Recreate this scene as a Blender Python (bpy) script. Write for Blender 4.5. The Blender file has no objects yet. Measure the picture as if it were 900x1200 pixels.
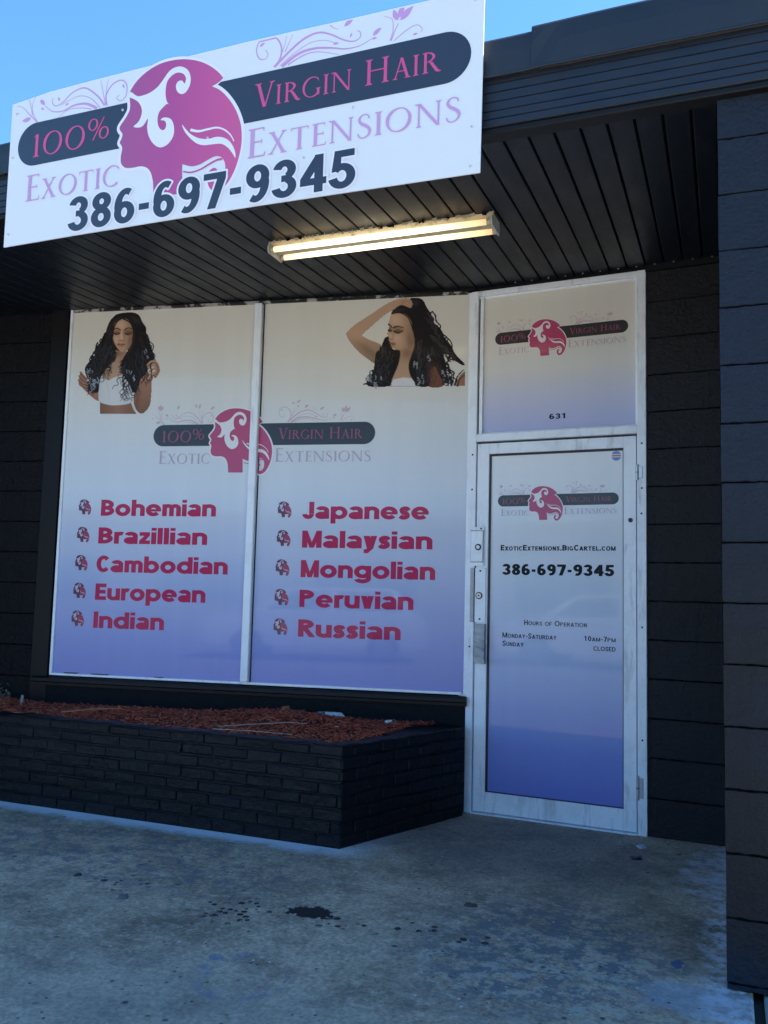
import bpy, bmesh, math, random
import numpy as np
from mathutils import Vector, Matrix
from mathutils.geometry import delaunay_2d_cdt

random.seed(11)
rng = np.random.default_rng(5)
R = math.radians
scn = bpy.context.scene
COL = scn.collection

# ------------------------------------------------------------------ camera, sky, sun, exposure
cd = bpy.data.cameras.new('camera')
cam = bpy.data.objects.new('camera', cd)
COL.objects.link(cam)
cd.sensor_fit = 'VERTICAL'
cd.sensor_height = 36.0
cd.sensor_width = 27.0
cd.lens = 1022.29 / 1200 * 36.0
cd.clip_start = 0.05
cd.clip_end = 3000
yaw, pit, rol = 0.3749, 0.0942, 0.0253
fw = Vector((-math.sin(yaw) * math.cos(pit), math.cos(yaw) * math.cos(pit), math.sin(pit)))
rt = Vector((math.cos(yaw), math.sin(yaw), 0))
up = rt.cross(fw)
r2 = math.cos(rol) * rt + math.sin(rol) * up
u2 = -math.sin(rol) * rt + math.cos(rol) * up
cam.matrix_world = Matrix(((r2.x, u2.x, -fw.x, 0.4025), (r2.y, u2.y, -fw.y, -4.9594), (r2.z, u2.z, -fw.z, 1.2424), (0, 0, 0, 1)))
scn.camera = cam

SUN_EL, SUN_AZ = R(50), R(62)          # azimuth from +Y (behind the shop) towards +X
wd = bpy.data.worlds.new('World')
scn.world = wd
wd.use_nodes = True
nt = wd.node_tree
bg = nt.nodes['Background']
sky = nt.nodes.new('ShaderNodeTexSky')
sky.sky_type = 'NISHITA'
sky.sun_disc = False
sky.sun_elevation = SUN_EL
sky.sun_rotation = SUN_AZ
sky.air_density = 1.0
sky.dust_density = 0.15
sky.ozone_density = 3.5
tint = nt.nodes.new('ShaderNodeMix')                       # cool white balance of the photograph
tint.data_type = 'RGBA'
tint.blend_type = 'MULTIPLY'
tint.inputs[0].default_value = 1.0
tint.inputs[7].default_value = (0.58, 0.92, 1.10, 1)
nt.links.new(sky.outputs[0], tint.inputs[6])
nt.links.new(tint.outputs[2], bg.inputs[0])
bg.inputs[1].default_value = 0.08
sl = bpy.data.lights.new('sun', 'SUN')
sl.energy = 5.0
sl.angle = R(0.5)
sl.color = (1.0, 0.95, 0.88)
so = bpy.data.objects.new('sun', sl)
COL.objects.link(so)
sd = Vector((math.sin(SUN_AZ) * math.cos(SUN_EL), math.cos(SUN_AZ) * math.cos(SUN_EL), math.sin(SUN_EL)))
so.rotation_euler = sd.to_track_quat('Z', 'Y').to_euler()
so.location = sd * 30
vs = scn.view_settings
vs.view_transform = 'Standard'
vs.look = 'None'
vs.gamma = 1.0
vs.use_curve_mapping = False
vs.exposure = 2.05
scn.cycles.max_bounces = 8
scn.cycles.sample_clamp_indirect = 6

# ------------------------------------------------------------------ materials
class NT:
    def __init__(self, name):
        self.m = bpy.data.materials.new(name)
        self.m.use_nodes = True
        self.t = self.m.node_tree
        self.b = self.t.nodes['Principled BSDF']
        self._pos = None
    def n(self, typ, **kw):
        nd = self.t.nodes.new(typ)
        for k, v in kw.items():
            setattr(nd, k, v)
        return nd
    def l(self, a, b):
        self.t.links.new(a, b)
    def pos(self):
        if self._pos is None:
            self._pos = self.n('ShaderNodeNewGeometry').outputs['Position']
        return self._pos
    def val(self, sock, v):
        if hasattr(v, 'links') or hasattr(v, 'is_linked'):
            self.l(v, sock)
        elif isinstance(v, (tuple, list)):
            sock.default_value = tuple(v) + ((1,) if len(v) == 3 and len(sock.default_value) == 4 else ())
        else:
            sock.default_value = v
    def math(self, op, a, b=0.0, c=0.0, clamp=False):
        nd = self.n('ShaderNodeMath', operation=op, use_clamp=clamp)
        for i, v in enumerate((a, b, c)):
            if i < len(nd.inputs):
                self.val(nd.inputs[i], v)
        return nd.outputs[0]
    def mix(self, f, a, b, blend='MIX'):
        nd = self.n('ShaderNodeMix', data_type='RGBA', blend_type=blend)
        self.val(nd.inputs[0], f)
        self.val(nd.inputs[6], a)
        self.val(nd.inputs[7], b)
        return nd.outputs[2]
    def mapping(self, scale=(1, 1, 1), loc=(0, 0, 0), rot=(0, 0, 0)):
        nd = self.n('ShaderNodeMapping')
        self.l(self.pos(), nd.inputs[0])
        nd.inputs['Location'].default_value = loc
        nd.inputs['Rotation'].default_value = rot
        nd.inputs['Scale'].default_value = scale
        return nd.outputs[0]
    def noise(self, scale, detail=4, rough=0.55, vec=None, dist=0.0):
        nd = self.n('ShaderNodeTexNoise')
        self.l(vec or self.pos(), nd.inputs['Vector'])
        nd.inputs['Scale'].default_value = scale
        nd.inputs['Detail'].default_value = detail
        nd.inputs['Roughness'].default_value = rough
        nd.inputs['Distortion'].default_value = dist
        return nd.outputs[0]
    def voro(self, scale, vec=None, feature='F1', rand=1.0):
        nd = self.n('ShaderNodeTexVoronoi', feature=feature)
        self.l(vec or self.pos(), nd.inputs['Vector'])
        nd.inputs['Scale'].default_value = scale
        nd.inputs['Randomness'].default_value = rand
        return nd
    def step(self, v, a, b, lo=0.0, hi=1.0):
        nd = self.n('ShaderNodeMapRange', interpolation_type='SMOOTHSTEP')
        self.val(nd.inputs[0], v)
        nd.inputs[1].default_value = a
        nd.inputs[2].default_value = b
        nd.inputs[3].default_value = lo
        nd.inputs[4].default_value = hi
        return nd.outputs[0]
    def ramp(self, v, stops):
        nd = self.n('ShaderNodeValToRGB')
        el = nd.color_ramp.elements
        while len(el) < len(stops):
            el.new(0.5)
        for e, (p, c) in zip(el, stops):
            e.position = p
            e.color = tuple(c) + (1,)
        self.val(nd.inputs[0], v)
        return nd.outputs[0]
    def xyz(self):
        nd = self.n('ShaderNodeSeparateXYZ')
        self.l(self.pos(), nd.inputs[0])
        return nd.outputs
    def bump(self, h, strength=0.3, dist=0.01, prev=None):
        nd = self.n('ShaderNodeBump')
        nd.inputs['Strength'].default_value = strength
        nd.inputs['Distance'].default_value = dist
        self.val(nd.inputs['Height'], h)
        if prev is not None:
            self.l(prev, nd.inputs['Normal'])
        return nd.outputs[0]
    def done(self, color=None, rough=None, metal=None, normal=None, coat=None, spec=None):
        if color is not None: self.val(self.b.inputs['Base Color'], color)
        if rough is not None: self.val(self.b.inputs['Roughness'], rough)
        if metal is not None: self.val(self.b.inputs['Metallic'], metal)
        if normal is not None: self.l(normal, self.b.inputs['Normal'])
        if spec is not None: self.b.inputs['Specular IOR Level'].default_value = spec
        if coat is not None:
            self.b.inputs['Coat Weight'].default_value = coat[0]
            self.b.inputs['Coat Roughness'].default_value = coat[1]
            self.b.inputs['Coat IOR'].default_value = 1.5
        return self.m

def plain(name, c, rough=0.5, metal=0.0, coat=None, spec=None, var=0.0, vs_=8.0):
    k = NT(name)
    col = c
    if var:
        col = k.mix(k.noise(vs_, 5), tuple(x * (1 - var) for x in c), tuple(min(1, x * (1 + var)) for x in c))
    return k.done(col, rough, metal, coat=coat, spec=spec)

def m_blackblock(name, c=(0.0058, 0.0064, 0.0080), warm=0.0, spec=0.17):
    k = NT(name)
    n1 = k.noise(55, 6, 0.7)
    n2 = k.noise(2.2, 3)
    col = k.mix(n2, tuple(x * 0.8 for x in c), tuple(x * 1.35 for x in c))
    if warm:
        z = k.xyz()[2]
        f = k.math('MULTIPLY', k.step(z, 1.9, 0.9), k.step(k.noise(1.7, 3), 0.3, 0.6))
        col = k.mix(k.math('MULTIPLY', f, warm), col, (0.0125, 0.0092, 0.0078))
    spk = k.step(k.noise(160, 2), 0.70, 0.80)
    col = k.mix(k.math('MULTIPLY', spk, 0.35), col, (0.04, 0.042, 0.046))
    nm = k.bump(n1, 1.0, 0.009)
    nm = k.bump(k.noise(16, 5, 0.6), 0.6, 0.016, nm)
    return k.done(col, k.step(n2, 0.2, 0.8, 0.42, 0.65), normal=nm, spec=spec)

def m_alu(name, c=(0.82, 0.87, 0.92), grime=0.34):
    k = NT(name)
    n = k.noise(5, 6, 0.65)
    st = k.noise(9, 5, 0.6, k.mapping((6, 6, 0.7)))
    col = k.mix(k.math('MULTIPLY', k.step(n, 0.45, 0.75), grime), c, tuple(x * 0.55 for x in c))
    dk = k.noise(3, 6, 0.7, k.mapping((5, 5, 0.9), (2, 7, 1)))
    col = k.mix(k.math('MULTIPLY', k.step(dk, 0.52, 0.68), grime * 1.3), col, tuple(x * 0.42 for x in c))
    col = k.mix(k.math('MULTIPLY', k.step(st, 0.55, 0.8), 0.4), col, tuple(min(.8, x * 1.35) for x in c))
    sp = k.step(k.noise(70, 3), 0.68, 0.74)
    col = k.mix(k.math('MULTIPLY', sp, 0.7 * grime), col, (0.05, 0.05, 0.05))
    return k.done(col, k.step(n, 0.2, 0.8, 0.4, 0.6), 0.0, k.bump(k.noise(40, 4), 0.08, 0.002))

def m_patchy_frame():
    k = NT('aluminium with black overpaint')
    n = k.noise(7, 5, 0.6, k.mapping((1.6, 1.6, 1.6), (3.1, 0, 0)))
    z = k.xyz()[2]
    f = k.step(n, 0.44, 0.50)
    col = k.mix(f, (0.42, 0.41, 0.38), (0.02, 0.02, 0.022))
    return k.done(col, 0.5, 0.2)

def m_vinyl(name, z0, z1, stops, coat=(0.42, 0.035)):
    k = NT(name)
    z = k.xyz()[2]
    t = k.math('DIVIDE', k.math('SUBTRACT', z, z0), z1 - z0)
    col = k.ramp(t, stops)
    # upright strips, very faint
    w = k.noise(9, 2, 0.5, k.mapping((1, 1, 0.02)))
    col = k.mix(k.step(w, 0.4, 0.62, 0.0, 0.2), col, k.mix(1.0, col, (0.88, 0.9, 0.93), 'MULTIPLY'))
    nm = k.bump(k.noise(1.3, 2), 0.03, 0.02)
    return k.done(col, 0.5, coat=coat, spec=0.2)

COAT = (0.25, 0.06)
M = {}
M['black_block'] = m_blackblock('black painted block')
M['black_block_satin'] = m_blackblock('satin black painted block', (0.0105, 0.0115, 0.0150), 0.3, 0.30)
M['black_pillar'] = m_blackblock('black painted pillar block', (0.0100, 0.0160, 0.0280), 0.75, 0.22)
k = NT('black painted brick')
n1 = k.noise(34, 6, 0.7); n2 = k.noise(3, 4)
col = k.mix(n2, (0.0032, 0.0042, 0.0058), (0.0068, 0.0080, 0.0105))
sp = k.step(k.noise(75, 2), 0.72, 0.76)
col = k.mix(k.math('MULTIPLY', sp, 0.3), col, (0.06, 0.065, 0.07))
nm = k.bump(k.noise(11, 5, 0.65), 0.7, 0.02); nm = k.bump(n1, 0.5, 0.006, nm)
M['black_brick'] = k.done(col, k.step(n2, 0.2, 0.8, 0.34, 0.55), normal=nm, spec=0.2)
M['black_wood'] = plain('black painted trim', (0.0045, 0.005, 0.0065), 0.5, var=0.3, spec=0.25)
k = NT('black painted siding')
nn = k.noise(6, 5, 0.6, k.mapping((1, 1, 3)))
M['siding'] = k.done(k.mix(nn, (0.0065, 0.0095, 0.0165), (0.0115, 0.016, 0.0265)), k.step(nn, .2, .8, .38, .6), normal=k.bump(k.noise(60, 4), .1, .003))
k = NT('black painted flashing')
nn = k.noise(3, 5, 0.6)
M['flashing'] = k.done(k.mix(nn, (0.0085, 0.0115, 0.0175), (0.0145, 0.019, 0.0275)), k.step(nn, .2, .8, .35, .55), normal=k.bump(k.noise(5, 3), .35, .015))
k = NT('black painted soffit boards')
nn = k.noise(4, 5, 0.6, k.mapping((3, 1, 1)))
M['soffit'] = k.done(k.mix(nn, (0.0055, 0.0085, 0.0145), (0.0095, 0.0138, 0.0215)), k.step(nn, .2, .8, .3, .5), normal=k.bump(k.noise(30, 3), .12, .004), spec=0.16)
M['gap'] = plain('dark gap', (0.003, 0.003, 0.004), 0.9, spec=0.1)
M['alu'] = m_alu('weathered aluminium')
M['alu_light'] = m_alu('pale aluminium', (0.85, 0.90, 0.94), 0.22)
M['alu_dirty'] = m_alu('scuffed aluminium', (0.42, 0.43, 0.44), 0.9)
M['patchy'] = m_patchy_frame()
M['steel'] = plain('lock steel', (0.5, 0.5, 0.5), 0.35, 0.6, var=0.2)
M['dark_steel'] = plain('dark lock metal', (0.03, 0.03, 0.033), 0.4, 0.5)
M['gasket'] = plain('black glazing gasket', (0.01, 0.01, 0.011), 0.5)
M['vinyl_window'] = m_vinyl('printed window vinyl', 0.668, 3.093,
    [(0.0, (0.21, 0.25, 0.58)), (0.10, (0.26, 0.31, 0.61)), (0.28, (0.42, 0.49, 0.68)), (0.5, (0.66, 0.70, 0.75)), (0.75, (0.72, 0.71, 0.66)), (1.0, (0.72, 0.70, 0.62))])  # cream upper stops: warm light put into the film colour
M['vinyl_door'] = m_vinyl('printed door vinyl', 0.128, 2.09,
    [(0.0, (0.17, 0.21, 0.57)), (0.14, (0.21, 0.27, 0.60)), (0.35, (0.38, 0.46, 0.69)), (0.6, (0.57, 0.65, 0.75)), (0.85, (0.76, 0.78, 0.79)), (1.0, (0.80, 0.80, 0.79))])
M['vinyl_transom'] = m_vinyl('printed transom vinyl', 2.212, 3.067,
    [(0.0, (0.42, 0.43, 0.66)), (0.25, (0.58, 0.58, 0.70)), (0.45, (0.70, 0.69, 0.65)), (1.0, (0.72, 0.70, 0.62))], (0.35, 0.16))  # top stops yellowed with the warm light under the soffit
M['sign_white'] = plain('white sign panel', (0.72, 0.72, 0.72), 0.45, coat=(0.6, 0.08))
M['p_white'] = plain('white print', (0.76, 0.75, 0.76), 0.5, coat=COAT)
M['p_black'] = plain('black print', (0.016, 0.019, 0.024), 0.45, coat=COAT)
M['p_text_black'] = plain('black lettering', (0.010, 0.012, 0.018), 0.6, coat=(0.1, 0.05), spec=0.15)
M['p_navy'] = plain('charcoal sign lettering', (0.022, 0.026, 0.040), 0.4, coat=(0.6, 0.08))
k = NT('magenta print')
M['p_magenta'] = k.done(k.mix(k.noise(3, 2), (0.40, 0.035, 0.115), (0.52, 0.055, 0.17)), 0.45, coat=COAT)
k = NT('dark emblem print')
x = k.xyz()[0]
M['p_signhead'] = NT('sign emblem print')
kk = M['p_signhead']
M['p_signhead'] = kk.done(kk.ramp(kk.math('DIVIDE', kk.math('ADD', kk.xyz()[0], 2.15), 0.65), [(0.0, (0.36, 0.07, 0.21)), (0.45, (0.44, 0.055, 0.22)), (1.0, (0.60, 0.085, 0.24))]), 0.45, coat=(0.6, 0.06))
M['p_plum'] = k.done((0.10, 0.012, 0.05), 0.45, coat=COAT)
M['p_berry'] = plain('berry emblem print', (0.33, 0.025, 0.09), 0.5, coat=(.2, .05))
M['p_mauve'] = plain('mauve emblem print', (0.50, 0.46, 0.60), 0.5, coat=(.2, .05))
M['p_pink'] = plain('pink lettering', (0.60, 0.07, 0.21), 0.45, coat=COAT)
M['p_pinkdim'] = plain('muted pink lettering', (0.33, 0.06, 0.12), 0.45, coat=COAT)
M['p_rose'] = plain('rose window lettering', (0.47, 0.018, 0.088), 0.55, coat=(0.2, 0.05), spec=0.2)
M['p_lilac'] = plain('lilac print', (0.56, 0.30, 0.55), 0.45, coat=COAT)
M['p_lilacdim'] = plain('faint lilac print', (0.46, 0.36, 0.47), 0.45, coat=COAT)
M['p_flour'] = plain('faint rose flourish print', (0.56, 0.40, 0.47), 0.45, coat=COAT)
M['p_blue'] = plain('sticker blue', (0.10, 0.22, 0.50), 0.4, coat=COAT)
M['p_red'] = plain('sticker red', (0.5, 0.12, 0.14), 0.4, coat=COAT)

def m_mulch():
    k = NT('red bark mulch')
    r = k.n('ShaderNodeNewGeometry').outputs['Random Per Island']
    col = k.ramp(r, [(0.0, (0.11, 0.020, 0.011)), (0.3, (0.26, 0.046, 0.020)), (0.7, (0.43, 0.082, 0.035)), (0.95, (0.46, 0.10, 0.05)), (1.0, (0.50, 0.20, 0.12))])
    return k.done(col, 0.85)
M['mulch'] = m_mulch()
M['soil'] = plain('dark bark bed', (0.05, 0.014, 0.009), 0.95, var=0.5, vs_=40)

def m_concrete():
    k = NT('stained concrete')
    x, y, z = k.xyz()
    big = k.noise(1.1, 5, 0.6)
    mid = k.noise(5, 8, 0.65)
    fine = k.noise(60, 5, 0.7)
    col = k.mix(k.step(big, 0.3, 0.7), (0.345, 0.272, 0.190), (0.58, 0.458, 0.325))
    col = k.mix(k.step(mid, 0.35, 0.75, 0, 0.65), col, (0.66, 0.53, 0.39))
    col = k.mix(k.step(mid, 0.52, 0.25, 0, 0.65), col, (0.125, 0.108, 0.09))
    col = k.mix(k.step(k.noise(1.9, 6, 0.7, k.mapping((1, 1, 1), (9, 3, 0))), 0.46, 0.64, 0, 0.5), col, (0.165, 0.138, 0.108))
    col = k.mix(k.step(fine, 0.38, 0.64, 0.0, 0.85), col, k.mix(1.0, col, (0.5, 0.5, 0.5), 'MULTIPLY'))
    cl = k.noise(2.6, 7, 0.75, k.mapping((1, 1.6, 1), (4, 1, 0)))
    col = k.mix(k.step(cl, 0.5, 0.68, 0, 0.5), col, (0.13, 0.108, 0.085))
    gr = k.noise(26, 6, 0.75)
    col = k.mix(k.step(gr, 0.50, 0.68, 0, 0.55), col, (0.66, 0.55, 0.43))
    col = k.mix(k.step(gr, 0.46, 0.30, 0, 0.6), col, (0.13, 0.108, 0.085))
    def blob(cx, cy, rx, ry, sharp=0.25, nscale=9, namp=0.6):
        dx = k.math('DIVIDE', k.math('SUBTRACT', x, cx), rx)
        dy = k.math('DIVIDE', k.math('SUBTRACT', y, cy), ry)
        d = k.math('SQRT', k.math('ADD', k.math('MULTIPLY', dx, dx), k.math('MULTIPLY', dy, dy)))
        d = k.math('ADD', d, k.math('MULTIPLY', k.math('SUBTRACT', k.noise(nscale, 5, 0.6), 0.5), namp * 2))
        return k.step(d, 1 + sharp / 2, 1 - sharp / 2)
    # flaking grey coating near the right-hand wall
    fl = k.math('MULTIPLY', blob(-0.22, -1.75, 0.42, 0.55, 0.9, 3, 0.5), k.step(k.noise(12, 9, 0.75), 0.48, 0.52))
    col = k.mix(k.math('MULTIPLY', fl, 0.85), col, (0.115, 0.135, 0.155))
    fl2 = k.math('MULTIPLY', blob(-0.1, -1.95, 0.6, 0.35, 0.9, 3, 0.5), k.step(k.noise(13, 9, 0.75, k.mapping((1, 1, 1), (5, 2, 0))), 0.52, 0.57))
    col = k.mix(k.math('MULTIPLY', fl2, 0.8), col, (0.40, 0.375, 0.31))
    fl3 = k.math('MULTIPLY', blob(-2.3, -1.45, 1.0, 0.4, 0.9, 3, 0.5), k.step(k.noise(11, 9, 0.75, k.mapping((1, 1, 1), (1, 7, 0))), 0.50, 0.55))
    col = k.mix(k.math('MULTIPLY', fl3, 0.7), col, (0.115, 0.135, 0.17))
    # pale overspray along planter and pillar
    pl = k.math('ADD', k.math('SUBTRACT', -0.945, y), k.math('MULTIPLY', k.math('SUBTRACT', k.noise(6, 6, 0.65), 0.5), 0.22))
    f = k.math('MULTIPLY', k.step(pl, 0.16, 0.02), k.step(x, -1.1, -1.5))
    col = k.mix(k.math('MULTIPLY', f, 0.92), col, (0.66, 0.70, 0.78))
    px = k.math('ADD', k.math('SUBTRACT', 0.39, x), k.math('MULTIPLY', k.math('SUBTRACT', k.noise(11, 6, 0.7), 0.5), 0.26))
    f = k.math('MULTIPLY', k.step(px, 0.12, 0.01), k.step(k.noise(14, 6, .7), 0.42, 0.58))
    col = k.mix(k.math('MULTIPLY', f, 0.9), col, (0.66, 0.68, 0.72))
    f = k.math('MULTIPLY', blob(0.29, -0.55, 0.10, 0.35, 0.5), k.step(k.noise(10, 6, .7), 0.4, 0.6))
    col = k.mix(k.math('MULTIPLY', f, 0.75), col, (0.62, 0.64, 0.68))
    f = blob(0.34, -1.92, 0.22, 0.12, 0.5)
    col = k.mix(k.math('MULTIPLY', f, 0.5), col, (0.28, 0.33, 0.42))
    # doorway, coloured darker
    f = blob(-0.55, -0.5, 0.75, 0.55, 0.9, 2.5, 0.4)
    col = k.mix(k.math('MULTIPLY', f, 0.5), col, (0.12, 0.122, 0.13))
    f = blob(-1.1, -2.7, 0.7, 0.35, 0.9, 3, 0.5)
    col = k.mix(k.math('MULTIPLY', f, 0.35), col, (0.28, 0.27, 0.24))
    # dark spots, dots and the oil blotch
    v = k.voro(17)
    sel = k.n('ShaderNodeSeparateColor'); k.l(v.outputs['Color'], sel.inputs[0])
    dd = k.math('ADD', v.outputs['Distance'], k.math('MULTIPLY', k.noise(90, 2), 0.18))
    dots = k.math('MULTIPLY', k.step(dd, 0.30, 0.20), k.step(sel.outputs[0], 0.72, 0.76))
    dots = k.math('MULTIPLY', dots, k.step(k.noise(1.6, 3), 0.46, 0.58))
    col = k.mix(k.math('MULTIPLY', dots, 0.85), col, (0.018, 0.019, 0.022))
    v2 = k.voro(38)
    s2 = k.n('ShaderNodeSeparateColor'); k.l(v2.outputs['Color'], s2.inputs[0])
    d2 = k.math('MULTIPLY', k.step(v2.outputs['Distance'], 0.28, 0.18), k.math('MULTIPLY', k.step(s2.outputs[1], 0.90, 0.92), k.step(k.noise(1.9, 3), .46, .54)))
    col = k.mix(k.math('MULTIPLY', d2, 0.8), col, (0.02, 0.02, 0.022))
    d3 = k.math('MULTIPLY', k.step(v2.outputs['Distance'], 0.25, 0.15), k.math('MULTIPLY', k.step(s2.outputs[2], 0.985, 0.99), k.step(k.noise(2.3, 3), .45, .55)))
    col = k.mix(d3, col, (0.55, 0.55, 0.52))
    def spots(sc, off, lo, hi):
        v_ = k.voro(sc, k.mapping((1, 1, 1), off))
        q_ = k.n('ShaderNodeSeparateColor'); k.l(v_.outputs['Color'], q_.inputs[0])
        d_ = k.math('ADD', v_.outputs['Distance'], k.math('MULTIPLY', k.math('SUBTRACT', k.noise(sc * 3, 3, .6), .5), .35))
        return k.step(k.math('SUBTRACT', d_, k.math('MULTIPLY', k.math('POWER', q_.outputs[0], 1.6), hi)), lo + .06, lo - .04)
    spl = k.math('MULTIPLY', blob(-1.40, -1.86, 0.20, 0.13, 0.9, 6, .5), spots(34, (0, 0, 0), .05, .55))
    col = k.mix(spl, col, (0.014, 0.015, 0.018))
    spl = k.math('MULTIPLY', blob(-2.0, -1.78, 0.14, 0.10, 0.8), spots(26, (3, 1, 0), .03, .5))
    col = k.mix(spl, col, (0.018, 0.019, 0.022))
    spl = k.math('MULTIPLY', blob(-0.75, -1.75, 0.45, 0.09, 0.8), spots(24, (1, 5, 0), .0, .42))
    col = k.mix(spl, col, (0.02, 0.021, 0.024))
    col = k.mix(k.math('MULTIPLY', blob(-1.02, -1.80, 0.12, 0.08, 0.9, 8, .6), spots(30, (7, 2, 0), .02, .45)), col, (0.02, 0.02, 0.022))
    bl = blob(-1.12, -1.755, 0.095, 0.06, 0.10, 13, 1.3)
    col = k.mix(bl, col, (0.016, 0.016, 0.017))
    ring = k.math('MULTIPLY', blob(-1.09, -2.36, 0.17, 0.17, 0.15), k.math('SUBTRACT', 1.0, blob(-1.06, -2.35, 0.12, 0.14, 0.2)))
    col = k.mix(k.math('MULTIPLY', k.math('MULTIPLY', ring, k.step(k.noise(12, 5, .7), .42, .6)), 0.5), col, (0.13, 0.17, 0.26))
    col = k.mix(k.math('MULTIPLY', blob(-1.23, -2.27, 0.025, 0.025, 0.3, 20, 1.0), 0.6), col, (0.11, 0.17, 0.30))
    f = k.math('MULTIPLY', blob(0.23, -1.66, 0.02, 0.04, 0.3, 20, 1.0), 0.9)
    col = k.mix(f, col, (0.07, 0.11, 0.22))
    # hairline scratches
    sc = k.noise(10, 3, 0.6, k.mapping((0.6, 9, 1), (0, 0, 0), (0, 0, 0.5)))
    col = k.mix(k.step(sc, 0.70, 0.78, 0, 0.4), col, (0.33, 0.33, 0.32))
    nm = k.bump(fine, 0.25, 0.003)
    nm = k.bump(mid, 0.2, 0.006, nm)
    return k.done(col, k.step(mid, 0.3, 0.7, 0.7, 0.9), normal=nm, spec=0.3)
M['concrete'] = m_concrete()
k = NT('sun bleached lot paving')
M['lot'] = k.done(k.mix(k.noise(0.6, 6), (0.215, 0.205, 0.185), (0.285, 0.27, 0.245)), 0.9, normal=k.bump(k.noise(120, 2), .3, .004))
M['roof'] = plain('grey roof membrane', (0.3, 0.3, 0.3), 0.9, var=0.2)

# ------------------------------------------------------------------ object helpers
def link(o, parent=None):
    COL.objects.link(o)
    if parent is not None:
        o.parent = parent
        w = parent
        loc = Vector((0, 0, 0))
        while w is not None:                       # parents carry locations only
            loc += w.location + w.matrix_parent_inverse.to_translation()
            w = w.parent
        o.matrix_parent_inverse = Matrix.Translation(-loc)
    return o
def thing(name, label, cat, loc=(0, 0, 0), group=None):
    o = bpy.data.objects.new(name, None)
    o.location = loc
    o.empty_display_size = 0.1
    COL.objects.link(o)
    return tag(o, label, cat, group)
def tag(o, label=None, cat=None, group=None, kind=None):
    if label: o['label'] = label
    if cat: o['category'] = cat
    if group: o['group'] = group
    if kind: o['kind'] = kind
    return o
def obj(name, mb, mats, parent=None, smooth=False):
    me = bpy.data.meshes.new(name)
    me.from_pydata(mb.v, [], mb.f)
    if not isinstance(mats, (list, tuple)):
        mats = [mats]
    for m in mats:
        me.materials.append(m)
    me.polygons.foreach_set('material_index', mb.mi)
    if smooth:
        me.polygons.foreach_set('use_smooth', [True] * len(me.polygons))
    me.update()
    return link(bpy.data.objects.new(name, me), parent)
class MB:
    def __init__(self):
        self.v, self.f, self.mi = [], [], []
    def add(self, vs, fs, mi=0):
        b = len(self.v)
        self.v += [tuple(p) for p in vs]
        for f in fs:
            self.f.append([i + b for i in f])
            self.mi.append(mi)
    def box(self, x0, x1, y0, y1, z0, z1, fr=None, mi=0, bev=0.0):
        """box in a local frame fr(s, d, z) -> world; bevelled by chamfering through bmesh when bev > 0"""
        fr = fr or (lambda a, b, c: (a, b, c))
        if bev > 0:
            bm = bmesh.new()
            vs = [bm.verts.new(p) for p in [(x0, y0, z0), (x1, y0, z0), (x1, y1, z0), (x0, y1, z0), (x0, y0, z1), (x1, y0, z1), (x1, y1, z1), (x0, y1, z1)]]
            for q in ((0, 3, 2, 1), (4, 5, 6, 7), (0, 1, 5, 4), (1, 2, 6, 5), (2, 3, 7, 6), (3, 0, 4, 7)):
                bm.faces.new([vs[i] for i in q])
            bmesh.ops.bevel(bm, geom=bm.edges[:], offset=bev, segments=1, affect='EDGES', profile=0.5)
            bm.verts.index_update()
            self.add([fr(*v.co) for v in bm.verts], [[v.index for v in f.verts] for f in bm.faces], mi)
            bm.free()
        else:
            P = [(x0, y0, z0), (x1, y0, z0), (x1, y1, z0), (x0, y1, z0), (x0, y0, z1), (x1, y0, z1), (x1, y1, z1), (x0, y1, z1)]
            self.add([fr(*p) for p in P], [(0, 3, 2, 1), (4, 5, 6, 7), (0, 1, 5, 4), (1, 2, 6, 5), (2, 3, 7, 6), (3, 0, 4, 7)], mi)
        return self
    def prism(self, poly, a, b, fr, mi=0):
        """closed 2D polygon poly (p,q) extruded from a to b: fr(t, p, q)"""
        n = len(poly)
        V = [fr(a, *p) for p in poly] + [fr(b, *p) for p in poly]
        F = [[i, (i + 1) % n, n + (i + 1) % n, n + i] for i in range(n)] + [list(range(n))[::-1], list(range(n, 2 * n))]
        self.add(V, F, mi)
        return self
    def tube(self, p0, p1, r, n=20, mi=0, caps=True, r1=None):
        p0, p1 = Vector(p0), Vector(p1)
        d = (p1 - p0).normalized()
        a = d.orthogonal().normalized()
        b = d.cross(a)
        r1 = r if r1 is None else r1
        V = [p0 + r * (math.cos(t) * a + math.sin(t) * b) for t in [2 * math.pi * i / n for i in range(n)]]
        V += [p1 + r1 * (math.cos(t) * a + math.sin(t) * b) for t in [2 * math.pi * i / n for i in range(n)]]
        F = [[i, (i + 1) % n, n + (i + 1) % n, n + i] for i in range(n)]
        if caps:
            F += [list(range(n))[::-1], list(range(n, 2 * n))]
        self.add(V, F, mi)
        return self
    def path(self, pts, radii, n=6, mi=0):
        for i in range(len(pts) - 1):
            self.tube(pts[i], pts[i + 1], radii[i], n, mi, True, radii[i + 1])
        return self

# frames (s along the wall, d outward towards the street, z up)
def frame(A, B):
    A, B = Vector(A), Vector(B)
    u = (B - A).normalized()
    nrm = Vector((u.y, -u.x))
    return lambda s, d, z: (A.x + u.x * s + nrm.x * d, A.y + u.y * s + nrm.y * d, z)
DOOR = frame((-1.03, 0.065), (0, 0))
WIN = frame((-3.7081, -0.3836), (-1.0417, 0.0611))
SGN_X, SGN_Y, SGN_Z = -2.7862, -1.8947, 2.8403
SGN = lambda s, d, z: (SGN_X + s, SGN_Y - d, SGN_Z + z)
SOF = lambda y: 3.1193 + 0.0458 * y                        # soffit height

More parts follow.
